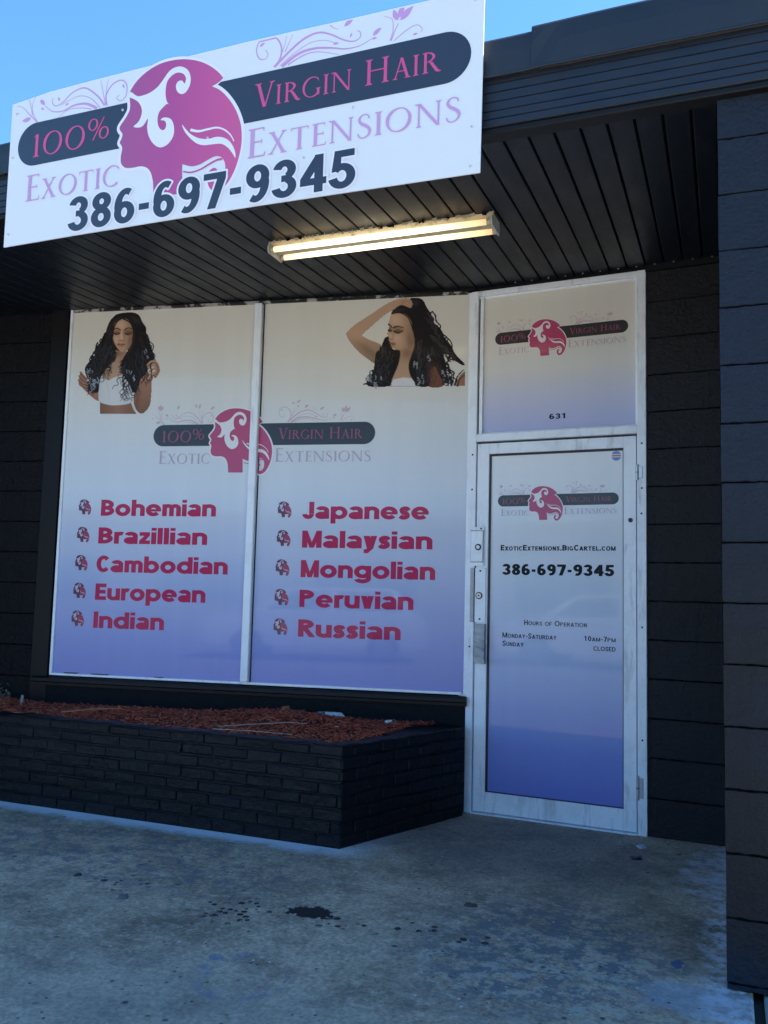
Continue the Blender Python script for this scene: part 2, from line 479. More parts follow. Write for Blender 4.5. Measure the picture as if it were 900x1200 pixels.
# ------------------------------------------------------------------ ground
g = MB()
g.add([(-400, -400, -0.125), (400, -400, -0.125), (400, 400, -0.125), (-400, 400, -0.125)], [(0, 1, 2, 3)])
tag(obj('parking_lot', g, M['lot']), 'paved lot in front of the shop', kind='structure')
g = MB()
g.box(-9, 0.468, -3.7, 0.6, -0.12, 0.0, bev=0.008)
tag(obj('sidewalk', g, M['concrete']), 'stained concrete walk in front of the door', kind='structure')
g = MB()
g.box(0.500, 7, -3.7, 0.6, -0.12, -0.004, bev=0.008)
g.box(0.468, 0.500, -3.69, 0.55, -0.12, -0.03, mi=1)
tag(obj('sidewalk', g, [plain('pale concrete', (0.30, 0.32, 0.28), 0.85, var=0.3), plain('joint filler', (0.03, 0.03, 0.028), 0.9, var=.4)]), 'next slab of the walk beyond the joint', kind='structure')

# ------------------------------------------------------------------ building
shop = thing('shop_building', 'single storey shop painted black with printed windows and glass door', 'shop', (-1.0, 0.0, 0.0))

def block_courses(mb, fr, s0, s1, z0, z1, first, ch=0.2035, bl=0.4, depth=0.19, rec=0.014, off=0.0):
    zs = [z0]
    z = first
    while z < z1 - 0.02:
        if z > z0 + 0.02: zs.append(z)
        z += ch
    zs.append(z1)
    for i in range(len(zs) - 1):
        j = random.uniform(-0.0012, 0.0012)
        a, b = zs[i] + 0.0026, zs[i + 1] - 0.0026
        s = s0 - (bl / 2 if i % 2 else 0) - off
        while s < s1:
            x0, x1 = max(s + 0.0012, s0), min(s + bl - 0.0012, s1)
            if x1 - x0 > 0.02:
                jj = j + random.uniform(-0.0008, 0.0008)
                n = max(2, int((x1 - x0) / 0.02))
                V = []
                for q in range(n + 1):
                    x = x0 + (x1 - x0) * q / n
                    e1, e2 = random.gauss(0, .0011), random.gauss(0, .0011)
                    k1, k2 = random.gauss(0, .0006), random.gauss(0, .0006)
                    V += [fr(x, -depth, a), fr(x, -rec - .002, a + e1), fr(x, jj - .003 + k1, a + .0003 + e1), fr(x, jj + k1, a + .003 + e1), fr(x, jj + k2, b - .0015 + e2), fr(x, jj - .002 + k2, b - .0002 + e2), fr(x, -rec - .002, b + e2), fr(x, -depth, b)]
                F = [[q * 8 + r_, q * 8 + (r_ + 1) % 8, (q + 1) * 8 + (r_ + 1) % 8, (q + 1) * 8 + r_] for q in range(n) for r_ in range(8)]
                F += [list(range(8))[::-1], [n * 8 + r_ for r_ in range(8)]]
                mb.add(V, F)
            s += bl
    mb.box(s0 + 0.002, s1 - 0.002, -depth + 0.01, -rec, z0, z1, fr, 1)  # joint backing near-black, groove shade put into its colour

mb = MB()
block_courses(mb, DOOR, 1.034, 1.4145, 0.0, 3.16, 0.2, 0.2085, bl=9)
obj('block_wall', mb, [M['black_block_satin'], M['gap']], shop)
mb = MB()
block_courses(mb, WIN, -2.4, -0.135, 0.0, 3.12, 0.04, 0.2035, bl=9)
obj('block_wall', mb, [M['black_block'], M['gap']], shop)
# wing wall: front face at y=-1.80
WING = lambda s, d, z: (0.390 + s, -1.80 - d, z)
mb = MB()
block_courses(mb, WING, 0.0, 1.2, 0.0, 3.036, 0.022, 0.2035, bl=9, depth=0.2)
mb.box(0.396, 1.588, -1.61, 0.12, 0.0, 3.036)
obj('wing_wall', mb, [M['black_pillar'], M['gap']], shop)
BLOCKER = lambda s, d, z: (-5.9 + s, -1.80 - d, z)  # unseen wall, added out of view to keep light off the left end
mb = MB()
block_courses(mb, BLOCKER, 0.0, 1.25, 0.0, 3.036, 0.022, 0.2035, bl=9, depth=0.2)
mb.box(-5.88, -4.656, -1.61, -0.75, 0.0, 3.036)
obj('wing_wall', mb, [M['black_pillar'], M['gap']], shop)  # the added light blocker on the left
# carcass behind the shop front: side and rear walls, filling above the windows
mb = MB()
mb.box(-7.0, -6.8, -0.9, 9, 0, 3.2)
mb.box(1.4, 1.59, 0.3, 9, 0, 3.2)
mb.box(-7.0, 1.59, 9, 9.2, 0, 3.2)
obj('rear_wall', mb, M['black_block'], shop)
mb = MB()
mb.box(-6.99, 3.0, -1.80, 9.3, 3.20, 3.30)
obj('roof', mb, M['roof'], shop)
# black timber pier left of the window, header over the glass
mb = MB()
mb.box(-0.133, -0.012, -0.12, 0.018, 0.0, 3.11, WIN, bev=0.003)
mb.box(-0.012, 0.0, -0.12, -0.002, 0.0, 3.11, WIN)
mb.box(-2.4, 2.74, -0.14, 0.010, 3.108, 3.2, WIN, bev=0.002)
mb.box(0.0, 1.42, -0.16, -0.012, 3.1005, 3.2, DOOR, bev=0.002)
mb.box(1.03, 1.416, -0.05, 0.022, 3.085, 3.13, DOOR, bev=0.002)
obj('black_trim', mb, M['black_wood'], shop)

# fascia: lap siding with grooves, drip board, then the metal cap above
zs = [3.042, 3.071, 3.103, 3.140, 3.178, 3.212, 3.238]
prof = []
for a, b in zip(zs[:-1], zs[1:]):
    prof += [(-1.847, a + 0.003), (-1.8460, b - 0.0025), (-1.842, b - 0.001), (-1.842, b + 0.0015)]
prof[-1] = (-1.842, 3.238)
prof = [(-1.843, 3.042)] + prof + [(-1.80, 3.238), (-1.80, 3.042)]
mb = MB()
mb.prism(prof, -7.0, 3.0, lambda t, p, q: (t, p, q))
obj('fascia_siding', mb, M['siding'], shop)
mb = MB()
mb.box(-7.0, 3.0, -1.838, -1.765, 3.018, 3.0405, bev=0.004)
obj('drip_board', mb, M['black_wood'], shop)
def capprof(o, top):
    return [(-1.862 - o, 3.233), (-1.869 - o, 3.229), (-1.870 - o, 3.232), (-1.866 - o, 3.240), (-1.868 - o, 3.33), (-1.864 - o, top - 0.010), (-1.858 - o, top), (-1.70, top + 0.012), (-1.70, top - 0.02), (-1.848 - o, top - 0.02), (-1.848 - o, 3.24)]
for a, b, o, top in ((-7.0, -0.236, 0.0, 3.392), (-0.262, 3.0, 0.006, 3.408)):
    mb = MB()
    P = capprof(o, top)
    n = 60
    ts = [a + (b - a) * i / n for i in range(n + 1)]
    V = []
    for t in ts:
        w = 0.0035 * math.sin(t * 2.3) + 0.002 * math.sin(t * 7.1 + 1)
        dent = 0.010 * math.exp(-((t + 0.20) / 0.03) ** 2)
        for (p, q) in P:
            V.append((t, p + (dent if 3.27 < q < 3.36 else 0), q + (w if q > 3.3 else 0)))
    m_ = len(P)
    F = [[i * m_ + j, i * m_ + (j + 1) % m_, (i + 1) * m_ + (j + 1) % m_, (i + 1) * m_ + j] for i in range(n) for j in range(m_)]
    F += [list(range(m_))[::-1], [n * m_ + j for j in range(m_)]]
    mb.add(V, F)
    obj('parapet_cap', mb, M['flashing'], shop)

# soffit: tongue and groove boards running front to back, slightly rising inwards
mb = MB()
x = -6.9
while x < 0.388:
    x1 = min(x + 0.1, 0.389)
    fr = lambda a, b, c: (a, b, SOF(b) + c)
    jz = random.uniform(-0.0008, 0.0008)
    mb.box(x + 0.0045, x1 - 0.0045, -1.762, 0.12, jz, 0.02, fr, 0, 0.003)
    x += 0.1
mb.box(-6.9, 0.389, -1.79, 0.12, 0.016, 0.03, lambda a, b, c: (a, b, SOF(b) + c), 1)
obj('soffit', mb, [M['soffit'], M['gap']], shop)
nail_mat = plain('galvanised nail', (0.55, 0.55, 0.5), 0.5)
for i in range(-8, 4):
    xx = i * 0.1 + 0.05
    p = Vector((xx, -0.035 - 0.063 * xx, SOF(-0.03) - 0.002))
    mb = MB()
    mb.tube(p, p - Vector((0, 0, 0.004)), 0.004, 8)
    obj('nail', mb, nail_mat, shop)

# wall under the shop window and its ledge
mb = MB()
mb.box(-0.133, 2.715, -0.14, 0.012, 0.0, 0.606, WIN, bev=0.004)
obj('base_wall', mb, M['black_block'], shop)
mb = MB()
mb.prism([(-0.10, 0.666), (0.035, 0.658), (0.052, 0.650), (0.054, 0.630), (0.030, 0.622), (0.030, 0.604), (-0.10, 0.604)], -0.105, 2.724, lambda t, p, q: WIN(t, p, q))
obj('window_ledge', mb, M['black_wood'], shop)

# ------------------------------------------------------------------ 2D print helpers
def ccw(P):
    a = sum(P[i][0] * P[(i + 1) % len(P)][1] - P[(i + 1) % len(P)][0] * P[i][1] for i in range(len(P)))
    return P if a > 0 else P[::-1]
def union(polys):
    """union of 2D polygons -> (verts, tris)"""
    verts, faces = [], []
    for P in polys:
        P = ccw([tuple(p) for p in P])
        b = len(verts)
        verts += [Vector(p) for p in P]
        faces.append(list(range(b, b + len(P))))
    edges = [(f[i - 1], f[i]) for f in faces for i in range(len(f)) if (verts[f[i - 1]] - verts[f[i]]).length > 1e-7]
    v, e, f, ov, oe, of = delaunay_2d_cdt(verts, edges, [], 0, 1e-7)
    pv = np.array([tuple(p) for p in v])
    tri = np.array([list(t) for t in f])
    cen = pv[tri].mean(1)
    keep = np.zeros(len(tri), bool)
    for P in polys:                                       # a triangle stays when its centre lies in any of the shapes
        Q = np.array([tuple(p) for p in P], float)
        idx = np.where((~keep) & (cen[:, 0] >= Q[:, 0].min()) & (cen[:, 0] <= Q[:, 0].max()) & (cen[:, 1] >= Q[:, 1].min()) & (cen[:, 1] <= Q[:, 1].max()))[0]
        if not len(idx): continue
        xs, ys = cen[idx, 0], cen[idx, 1]
        r_ = np.zeros(len(idx), bool)
        for (x0, y0), (x1, y1) in zip(Q, np.roll(Q, -1, 0)):
            if y0 != y1:
                r_ ^= ((y0 > ys) != (y1 > ys)) & (xs < (x1 - x0) * (ys - y0) / (y1 - y0) + x0)
        keep[idx[r_]] = True
    A_ = pv[tri]
    area = np.abs((A_[:, 1, 0] - A_[:, 0, 0]) * (A_[:, 2, 1] - A_[:, 0, 1]) - (A_[:, 2, 0] - A_[:, 0, 0]) * (A_[:, 1, 1] - A_[:, 0, 1]))
    keep &= area > 1e-12
    return [tuple(p) for p in pv], tri[keep].tolist()
def catmull(P, n=8, closed=False):
    P = [np.array(p, float) for p in P]
    N = len(P)
    out = []
    rng_ = range(N) if closed else range(N - 1)
    for i in rng_:
        if closed:
            p0, p1, p2, p3 = P[i - 1], P[i], P[(i + 1) % N], P[(i + 2) % N]
        else:
            p0, p1, p2, p3 = P[max(i - 1, 0)], P[i], P[i + 1], P[min(i + 2, N - 1)]
        for k_ in range(n):
            t = k_ / n
            out.append(0.5 * ((2 * p1) + (-p0 + p2) * t + (2 * p0 - 5 * p1 + 4 * p2 - p3) * t * t + (-p0 + 3 * p1 - 3 * p2 + p3) * t ** 3))
    if not closed:
        out.append(P[-1])
    return [tuple(p) for p in out]
def ribbon(P, w):
    """quads along a polyline, w a width or a function of 0..1"""
    P = [np.array(p, float) for p in P]
    n = len(P)
    T = []
    for i in range(n):
        d = P[min(i + 1, n - 1)] - P[max(i - 1, 0)]
        L = np.hypot(*d) or 1
        T.append(np.array((-d[1], d[0])) / L)
    W = [(w(i / (n - 1)) if callable(w) else w) / 2 for i in range(n)]
    return [[tuple(P[i] + T[i] * W[i]), tuple(P[i] - T[i] * W[i]), tuple(P[i + 1] - T[i + 1] * W[i + 1]), tuple(P[i + 1] + T[i + 1] * W[i + 1])] for i in range(n - 1)]
def leaf(a, b, w):
    a, b = np.array(a, float), np.array(b, float)
    d = b - a
    nrm = np.array((-d[1], d[0]))
    pts = []
    for t, k_ in ((0, 0), (.2, .7), (.45, 1), (.7, .75), (1, 0)):
        pts.append(tuple(a + d * t + nrm * w * k_))
    for t, k_ in ((.7, -.55), (.45, -.8), (.2, -.6)):
        pts.append(tuple(a + d * t + nrm * w * k_))
    return pts
class Flat:
    """layers of printed colour on a plane; each layer lifts a fraction of a millimetre over the one below"""
    def __init__(self, fr, d):
        self.fr, self.d, self.mb, self.mats, self.k = fr, d, MB(), [], 0
    def tris(self, v, f, mat, lift=None):
        if mat not in self.mats: self.mats.append(mat)
        d = self.d + 0.0002 * self.k if lift is None else self.d + lift
        self.mb.add([self.fr(p[0], d, p[1]) for p in v], f, self.mats.index(mat))
        self.k += 1
    def polys(self, P, mat):
        if P:
            self.tris(*union(P), mat)
    def build(self, name, parent):
        return obj(name, self.mb, self.mats, parent)

# roman capitals drawn as strokes (cap height 1)
def rect(x0, x1, y0, y1): return [(x0, y0), (x1, y0), (x1, y1), (x0, y1)]
def serif(xc, y, hw, sw, up=True):
    s = 1 if up else -1
    return [(xc - hw, y), (xc + hw, y), (xc + hw, y + s * .018), (xc + sw / 2, y + s * .07), (xc - sw / 2, y + s * .07), (xc - hw, y + s * .018)]
TK, TN = 0.115, 0.055
def stem(x, y0=0.0, y1=1.0, w=TK, bot=True, top=True, hw=None):
    hw = hw or w / 2 + .07
    o = [rect(x - w / 2, x + w / 2, y0 + .01, y1 - .01)]
    if bot: o.append(serif(x, y0, hw, w))
    if top: o.append(serif(x, y1, hw, w, False))
    return o
def diag(x0, y0, x1, y1, w): return [[(x0 - w / 2, y0), (x0 + w / 2, y0), (x1 + w / 2, y1), (x1 - w / 2, y1)]]
def ring(cx, cy, rx, ry, a0=0, a1=360, thick=TK, thin=TN * .8, stress=18, n=40):
    o = []
    A = [R(a0 + (a1 - a0) * i / n) for i in range(n + 1)]
    def pt(t, k_):
        w = thin + (thick - thin) * abs(math.cos(t + R(stress))) ** 1.4
        return ((rx - (w if k_ else 0)) * math.cos(t) + cx, (ry - (w if k_ else 0)) * math.sin(t) + cy)
    for a, b in zip(A[:-1], A[1:]):
        o.append([pt(a, 0), pt(b, 0), pt(b, 1), pt(a, 1)])
    return o
def glyph(c):
    if c == 'I': return .34, stem(.17)
    if c == 'V': return .80, diag(.16, 1, .42, 0, TK * 1.08) + diag(.70, 1, .44, 0, TN) + [serif(.16, 1, .14, .1, False), serif(.70, 1, .11, .05, False)]
    if c == 'A': return .84, diag(.42, 1.02, .15, 0, TN) + diag(.42, 1.02, .70, 0, TK * 1.08) + [rect(.24, .62, .35, .395), serif(.15, 0, .11, .05), serif(.70, 0, .14, .1)]
    if c == 'H': return .96, stem(.19) + stem(.77) + [rect(.2, .76, .52, .565)]
    if c == 'N': return 1.0, stem(.17, w=TN, top=False) + diag(.17, 1, .84, -.02, TK) + stem(.84, w=TN, bot=False) + [serif(.12, 1, .1, .06, False)]
    if c == 'R': return .84, stem(.19) + ring(.24, .755, .36, .245, 90, -90, stress=0) + [rect(.19, .26, .955, 1.0), rect(.19, .30, .51, .555)] + [[(.34, .52), (.47, .53), (.74, .09), (.88, .0), (.72, -.02), (.62, .03)]]
    if c == 'E': return .62, stem(.19) + [rect(.2, .53, .955, 1.0), rect(.2, .49, .50, .545), rect(.2, .56, 0, .045), [(.50, 1), (.545, 1), (.545, .86), (.53, .86)], [(.46, .60), (.49, .60), (.49, .44), (.475, .44)], [(.53, 0), (.575, 0), (.60, .16), (.585, .16)]]
    if c == 'X': return .84, diag(.17, 1, .66, 0, TK * 1.08) + diag(.65, 1, .15, 0, TN) + [serif(.17, 1, .13, .1, False), serif(.65, 1, .11, .05, False), serif(.15, 0, .11, .05), serif(.66, 0, .13, .1)]
    if c == 'T': return .76, stem(.38, top=False) + [rect(.05, .71, .955, 1.0), [(.04, 1.0), (.08, 1.0), (.06, .84), (.045, .84)], [(.68, 1.0), (.72, 1.0), (.715, .84), (.70, .84)]]
    if c == 'O': return 1.0, ring(.5, .5, .45, .52)
    if c == 'C': return .86, ring(.5, .5, .45, .52, 48, 312) + [[(.77, .88), (.80, .90), (.81, .74), (.795, .74)]]
    if c == 'G': return .94, ring(.5, .5, .45, .52, 48, 325) + stem(.79, .06, .42, bot=False, hw=.11) + [[(.77, .88), (.80, .90), (.81, .74), (.795, .74)]]
    if c == 'S':
        P = catmull([(.47, .80), (.44, .93), (.31, 1.0), (.17, .94), (.11, .79), (.18, .64), (.32, .53), (.45, .40), (.50, .24), (.43, .07), (.27, -.01), (.13, .05), (.08, .20)], 6)
        return .60, ribbon(P, lambda t: TN * .8 + (TK * 1.05 - TN * .8) * math.exp(-((t - .5) / .2) ** 2))
    if c == '1': return .40, stem(.22, top=False) + [[(.10, .86), (.165, 1.0), (.277, 1.0), (.277, .93), (.18, .90)]]
    if c == '0': return .86, ring(.43, .5, .38, .52)
    if c == '%': return .86, ring(.22, .73, .19, .28, thick=.075) + ring(.64, .27, .19, .28, thick=.075) + diag(.62, 1.0, .24, 0, .05)
    return .34, []
def serif_text(s, x0, x1, yb, cap, small=0.8):
    """mixed case string set in capitals and small capitals, spanning x0..x1"""
    P, x = [], 0.0
    for i, c in enumerate(s):
        k_ = small if c.islower() else 1.0
        w, g_ = glyph(c.upper())
        P += [[(x + px * k_, py * k_) for px, py in p] for p in g_]
        x += w * k_ + 0.03
    a = min(p[0] for q in P for p in q); b = max(p[0] for q in P for p in q)
    sx = (x1 - x0) / (b - a)
    return [[(x0 + (px - a) * sx, yb + py * cap) for px, py in p] for p in P]

# heavy grotesque drawn as strokes (cap height 1, x-height .73)
def sans_glyph(c, W, tf=.9):
    h, T, X = W / 2, W * tf, .73
    def bar(y0, x0, x1): return [rect(x0, x1, y0, y0 + T)]
    def rg(cx, cy, rx, ry, a0=0, a1=360): return ring(cx, cy, rx, ry, a0, a1, W, T, 0, 28)
    def st(x, y0=0.0, y1=1.0): return [rect(x, x + W, y0, y1)]
    def dg(x0, y0, x1, y1, k_=1.12): return diag(x0, y0, x1, y1, W * k_)
    def sp(P): return ribbon(catmull(P, 7), (W + T) / 2)
    r = .37 + W * .28
    n_ = .51 + W
    if c == 'o': return 2 * r, rg(r, X / 2, r, X / 2 + .015)
    if c == 'n': return n_, st(0, 0, X) + rg(n_ / 2, X - .27, n_ / 2, .285, 0, 165) + st(n_ - W, 0, X - .26)
    if c == 'h': return n_, st(0) + rg(n_ / 2, X - .27, n_ / 2, .285, 0, 165) + st(n_ - W, 0, X - .26)
    if c == 'm':
        q = .40 + W
        return 2 * q - W, st(0, 0, X) + rg(q / 2, X - .25, q / 2, .265, 0, 165) + st(q - W, 0, X - .24) + rg(q - W + q / 2, X - .25, q / 2, .265, 0, 165) + st(2 * q - 2 * W, 0, X - .24)
    if c == 'u': return n_, st(n_ - W, 0, X) + rg(n_ / 2, .27, n_ / 2, .285, 180, 345) + st(0, .26, X)
    if c == 'r': return .20 + W, st(0, 0, X) + rg(.14 + W * .8, X - .30, .14 + W * .8, .315, 62, 170)
    if c == 'i': return W, st(0, 0, X) + [rect(0, W, .82, 1.0)]
    if c == 'l': return W, st(0)
    if c == 'a':
        w_ = .47 + W
        return w_ + .02, st(w_ - W, 0, .50) + rg(w_ / 2, X - .235, w_ / 2, .25, 0, 158) + rg(w_ * .48, .205, w_ * .48, .22)
    if c == 'e': return 2 * r, rg(r, X / 2, r, X / 2 + .015, 0, 318) + [rect(W * .6, 2 * r - W * .04, X / 2 - T * .36, X / 2 + T * .28)]
    if c == 'z': return .30 + W, bar(0, 0, .30 + W) + bar(X - T, .01, .29 + W) + [[(0, T * .9), (W * 1.15, T * .9), (.29 + W, X - T * .9), (.29, X - T * .9), ]]
    if c == 'b': return 2 * r, rg(r, X / 2, r, X / 2 + .015) + st(0)
    if c == 'd': return 2 * r, rg(r, X / 2, r, X / 2 + .015) + st(2 * r - W)
    if c == 'p': return 2 * r, rg(r, X / 2, r, X / 2 + .015) + st(0, -.27, X)
    if c == 'g': return 2 * r, rg(r, X / 2 + .01, r, X / 2 + .005) + st(2 * r - W, -.02, X) + rg(r, -.01, r, .27, 195, 360)
    if c == 'y': return .38 + W, dg(h * 1.1, X, .19 + h, 0.0) + dg(.38 + h * .9, X, .19 + h, 0.0) + [[(.19 + h - W * .56, .0), (.19 + h + W * .56, .0), (.19 + h * .2, -.27), (.02, -.27), (.02, -.27 + T), (.12, -.27 + T)]]
    if c == 'v': return .38 + W, dg(h * 1.1, X, .19 + h, 0) + dg(.38 + h * .9, X, .19 + h, 0)
    if c == 's':
        w_ = .30 + W
        return w_, sp([(w_ - h * .6, X * .70), (w_ * .72, X - T * .52), (w_ * .45, X - T * .5), (h * 1.1, X * .75), (w_ * .35, X * .56), (w_ * .66, X * .46), (w_ - h, X * .27), (w_ * .55, T * .5), (w_ * .28, T * .52), (h * .5, X * .27)])
    if c in 'BPRD':
        w_ = .50 + W
        if c == 'D': return w_ + .04, st(0) + bar(0, h, .28) + bar(1 - T, h, .28) + rg(.27, .5, w_ - .23, .5, -90, 90)
        o = st(0) + bar(1 - T, h, .30) + bar(.44, h, .30) + rg(.29, .72 + T * .06, w_ - .30, .28 - T * .06, -90, 90)
        if c == 'B': o = st(0) + bar(1 - T, h, .30) + bar(.5 - T / 2, h, .30) + rg(.29, .75 - T / 4, w_ - .31, .25 + T / 4, -90, 90) + bar(0, h, .30) + rg(.29, .25 + T / 4, w_ - .27, .25 + T / 4, -90, 90)
        if c == 'R': o += dg(.32, .50, w_ - h * .5, 0, 1.15)
        return w_ + .02, o
    if c == 'C': return .78, rg(.42, .5, .42, .515, 42, 318)
    if c == 'G': return .84, rg(.42, .5, .42, .515, 42, 335) + [rect(.84 - W, .84, .10, .5)] + bar(.5 - T, .46, .84)
    if c == 'O': return .88, rg(.44, .5, .44, .515)
    if c == 'E': return .40 + W, st(0) + bar(0, h, .40 + W) + bar(1 - T, h, .39 + W) + bar(.5 - T / 2, h, .36 + W)
    if c == 'F': return .38 + W, st(0) + bar(1 - T, h, .38 + W) + bar(.48 - T / 2, h, .33 + W)
    if c == 'L': return .36 + W, st(0) + bar(0, h, .36 + W)
    if c == 'H': return .48 + W, st(0) + st(.48) + bar(.5 - T / 2, h, .50)
    if c == 'T': return .48 + W, st(.24) + bar(1 - T, 0, .48 + W)
    if c == 'I': return W, st(0)
    if c == 'J': return .36 + W, st(.36, .3, 1) + rg((.36 + W) / 2, .29, (.36 + W) / 2, .305, 185, 360)
    if c == 'U': return .48 + W, st(0, .3, 1) + st(.48, .3, 1) + rg((.48 + W) / 2, .31, (.48 + W) / 2, .325, 180, 360)
    if c == 'M': return .70 + W, st(0) + st(.70) + dg(h * 1.1, 1, .35 + h, .0, .82) + dg(.70 + h * .9, 1, .35 + h, .0, .82)
    if c == 'N': return .48 + W, st(0) + st(.48) + dg(h, 1, .48 + h, 0, 1.0)
    if c == 'A': return .58 + W, dg(.29 + h, 1, h * .9, 0) + dg(.29 + h, 1, .58 + h * 1.1, 0) + bar(.22, .16, .42 + W)
    if c == 'Y': return .54 + W, dg(h, 1, .27 + h, .42) + dg(.54 + h, 1, .27 + h, .42) + st(.27, 0, .5)
    if c == 'X': return .52 + W, dg(h, 1, .52 + h, 0) + dg(.52 + h, 1, h, 0)
    if c == 'S':
        w_ = .42 + W
        return w_, sp([(w_ - h * .7, .74), (w_ * .74, 1 - T * .52), (w_ * .45, 1 - T * .5), (h * 1.1, .76), (w_ * .35, .57), (w_ * .66, .46), (w_ - h, .27), (w_ * .55, T * .5), (w_ * .28, T * .55), (h * .6, .29)])
    if c == '-': return .34, [rect(.03, .31, .30, .30 + T)]
    if c == '.': return W, [rect(0, W, 0, T)]
    w_ = .37 + W
    if c == '0': return w_, rg(w_ / 2, .5, w_ / 2, .515)
    if c == '1': return w_, st(.20) + [[(.05, .68), (.05, .84), (.20, .93), (.26, 1.0), (.30, 1.0), (.30, .78)]]
    if c == '3': return w_, rg(w_ * .48, .735, w_ * .48, .28, -75, 170) + rg(w_ * .48, .285, w_ * .52, .30, -170, 78) + [rect(w_ * .36, w_ * .62, .50 - T * .45, .50 + T * .5)]
    if c == '4': return w_ + .04, st(w_ - W - .04) + bar(.20, 0, w_ + .04) + [[(0, .20), (0, .20 + T * 1.05), (w_ - W - .02, 1.0), (w_ - .06, 1.0), (w_ - .06, .86), (W * .85, .28)]]
    if c == '5': return w_, bar(1 - T, .10, w_ - .03) + [[(.09, 1.0), (.09 + W * .8, 1.0), (.05 + W * .9, .46), (.03, .44)]] + rg(w_ * .46, .32, w_ * .54, .335, -168, 140)
    if c == '6': return w_, rg(w_ / 2, .31, w_ / 2, .325) + rg(w_ * .56, .5, w_ * .56, .515, 62, 190)
    if c == '9': return w_, rg(w_ / 2, .69, w_ / 2, .325) + rg(w_ * .44, .5, w_ * .56, .515, 242, 370)
    if c == '7': return w_, bar(1 - T, 0, w_) + [[(w_, 1 - T), (w_ - W * 1.1, 1 - T), (.12, 0), (.12 + W * 1.05, 0)]]
    if c == '8': return w_, rg(w_ / 2, .745, w_ * .47, .27) + rg(w_ / 2, .285, w_ / 2, .30)
    return .30, []
def sans(s_, x0, x1, yb, cap, W=.25, small=None, gap=.085, tf=.9):
    """set a string to span x0..x1 with capitals cap high; small = scale of small capitals"""
    P, x = [], 0.0
    for c in s_:
        k_ = 1.0
        if small and c.islower():
            k_, c = small, c.upper()
        w, g_ = sans_glyph(c, W, tf)
        P += [[(x + px * k_, py * k_) for px, py in p] for p in g_]
        x += w * k_ + gap
    a = min(p[0] for q in P for p in q); b = max(p[0] for q in P for p in q)
    sx = (x1 - x0) / (b - a)
    return [[(x0 + (px - a) * sx, yb + py * cap) for px, py in p] for p in P]
def fatten(P, w):
    """the outline grown by w, for the white edge behind lettering"""
    o = []
    for q in P:
        for i in range(len(q)):
            a, b = np.array(q[i - 1]), np.array(q[i])
            d = b - a
            L_ = np.hypot(*d)
            if L_ < 1e-9: continue
            n_ = np.array((-d[1], d[0])) / L_ * w
            e_ = d / L_ * w * .6
            o.append([tuple(a - e_ + n_), tuple(a - e_ - n_), tuple(b + e_ - n_), tuple(b + e_ + n_)])
    return P + o

mm = lambda L: [(a / 1000, b / 1000) for a, b in L]
# ---- the head emblem, in sign units (metres on the sign board)
CAP = mm([(696, 650), (723, 683), (762, 712), (810, 734), (862, 746), (919, 747), (975, 740), (1031, 724), (1079, 702), (1123, 673), (1159, 641), (1185, 611)])
NOTCH = mm([(1173, 600), (1154, 590), (1130, 583)])
BACK = mm([(1171, 557), (1211, 516), (1247, 465), (1272, 413), (1286, 363), (1290, 300), (1281, 240), (1262, 182), (1232, 132), (1196, 106), (1161, 104), (1137, 126), (1126, 165), (1134, 196), (1155, 208), (1172, 200), (1177, 180)])
HOOK = mm([(1160, 186), (1154, 158), (1170, 136), (1192, 140), (1211, 168), (1214, 212), (1200, 243), (1178, 257), (1152, 258), (1116, 246), (1078, 234), (1040, 234), (994, 252)])
NECK = mm([(1001, 118), (853, 119)])
FACE = mm([(845, 195), (832, 235), (810, 263), (775, 277), (736, 277), (698, 281), (677, 293), (664, 313), (662, 345), (667, 373), (664, 391), (652, 408), (661, 428), (664, 449), (648, 470), (649, 488), (675, 519), (692, 545), (697, 558), (698, 583), (691, 621)])
SWIRL = mm([(687, 621), (715, 605), (746, 581), (764, 546), (762, 514), (747, 488), (723, 472), (753, 462), (777, 468), (800, 496), (798, 457), (809, 413), (836, 372), (874, 348), (913, 356), (939, 386), (943, 424), (931, 461), (910, 479), (882, 485), (869, 476), (887, 471), (899, 457), (898, 436), (885, 426), (866, 438), (855, 461), (852, 490), (860, 517), (883, 537), (901, 547), (916, 536), (898, 556), (889, 589), (888, 625), (896, 656), (919, 676), (946, 683), (975, 673), (992, 651), (991, 633), (985, 624), (973, 640), (953, 641), (942, 625), (947, 599), (968, 579), (992, 580), (1010, 601), (1018, 631), (1012, 664), (994, 690), (961, 709), (925, 709), (898, 695), (871, 664), (844, 637), (809, 619), (772, 612), (735, 614), (698, 641)])
STRAND = mm([(984, 434), (997, 404), (1023, 371), (1060, 337), (1099, 320), (1145, 316), (1191, 310), (1226, 285), (1250, 254), (1263, 235), (1259, 266), (1240, 303), (1209, 332), (1166, 346), (1121, 344), (1074, 356), (1034, 380), (1005, 409)])
LINE1 = mm([(1029, 402), (1072, 388), (1118, 389), (1164, 388), (1203, 371), (1235, 341), (1252, 311)])
LINE2 = mm([(1002, 216), (1043, 206), (1089, 212), (1134, 229), (1172, 241), (1198, 241)])
CAPC = catmull(CAP, 4)
BACKC = catmull(NOTCH[-1:] + BACK, 4)
HOOKC = catmull(HOOK, 4)
FACEC = catmull(FACE, 3)
HEAD = CAPC + NOTCH[:-1] + BACKC + HOOKC + NECK + FACEC
SWIRLC = catmull(SWIRL, 3, True)
STRANDC = catmull(STRAND, 3, True)
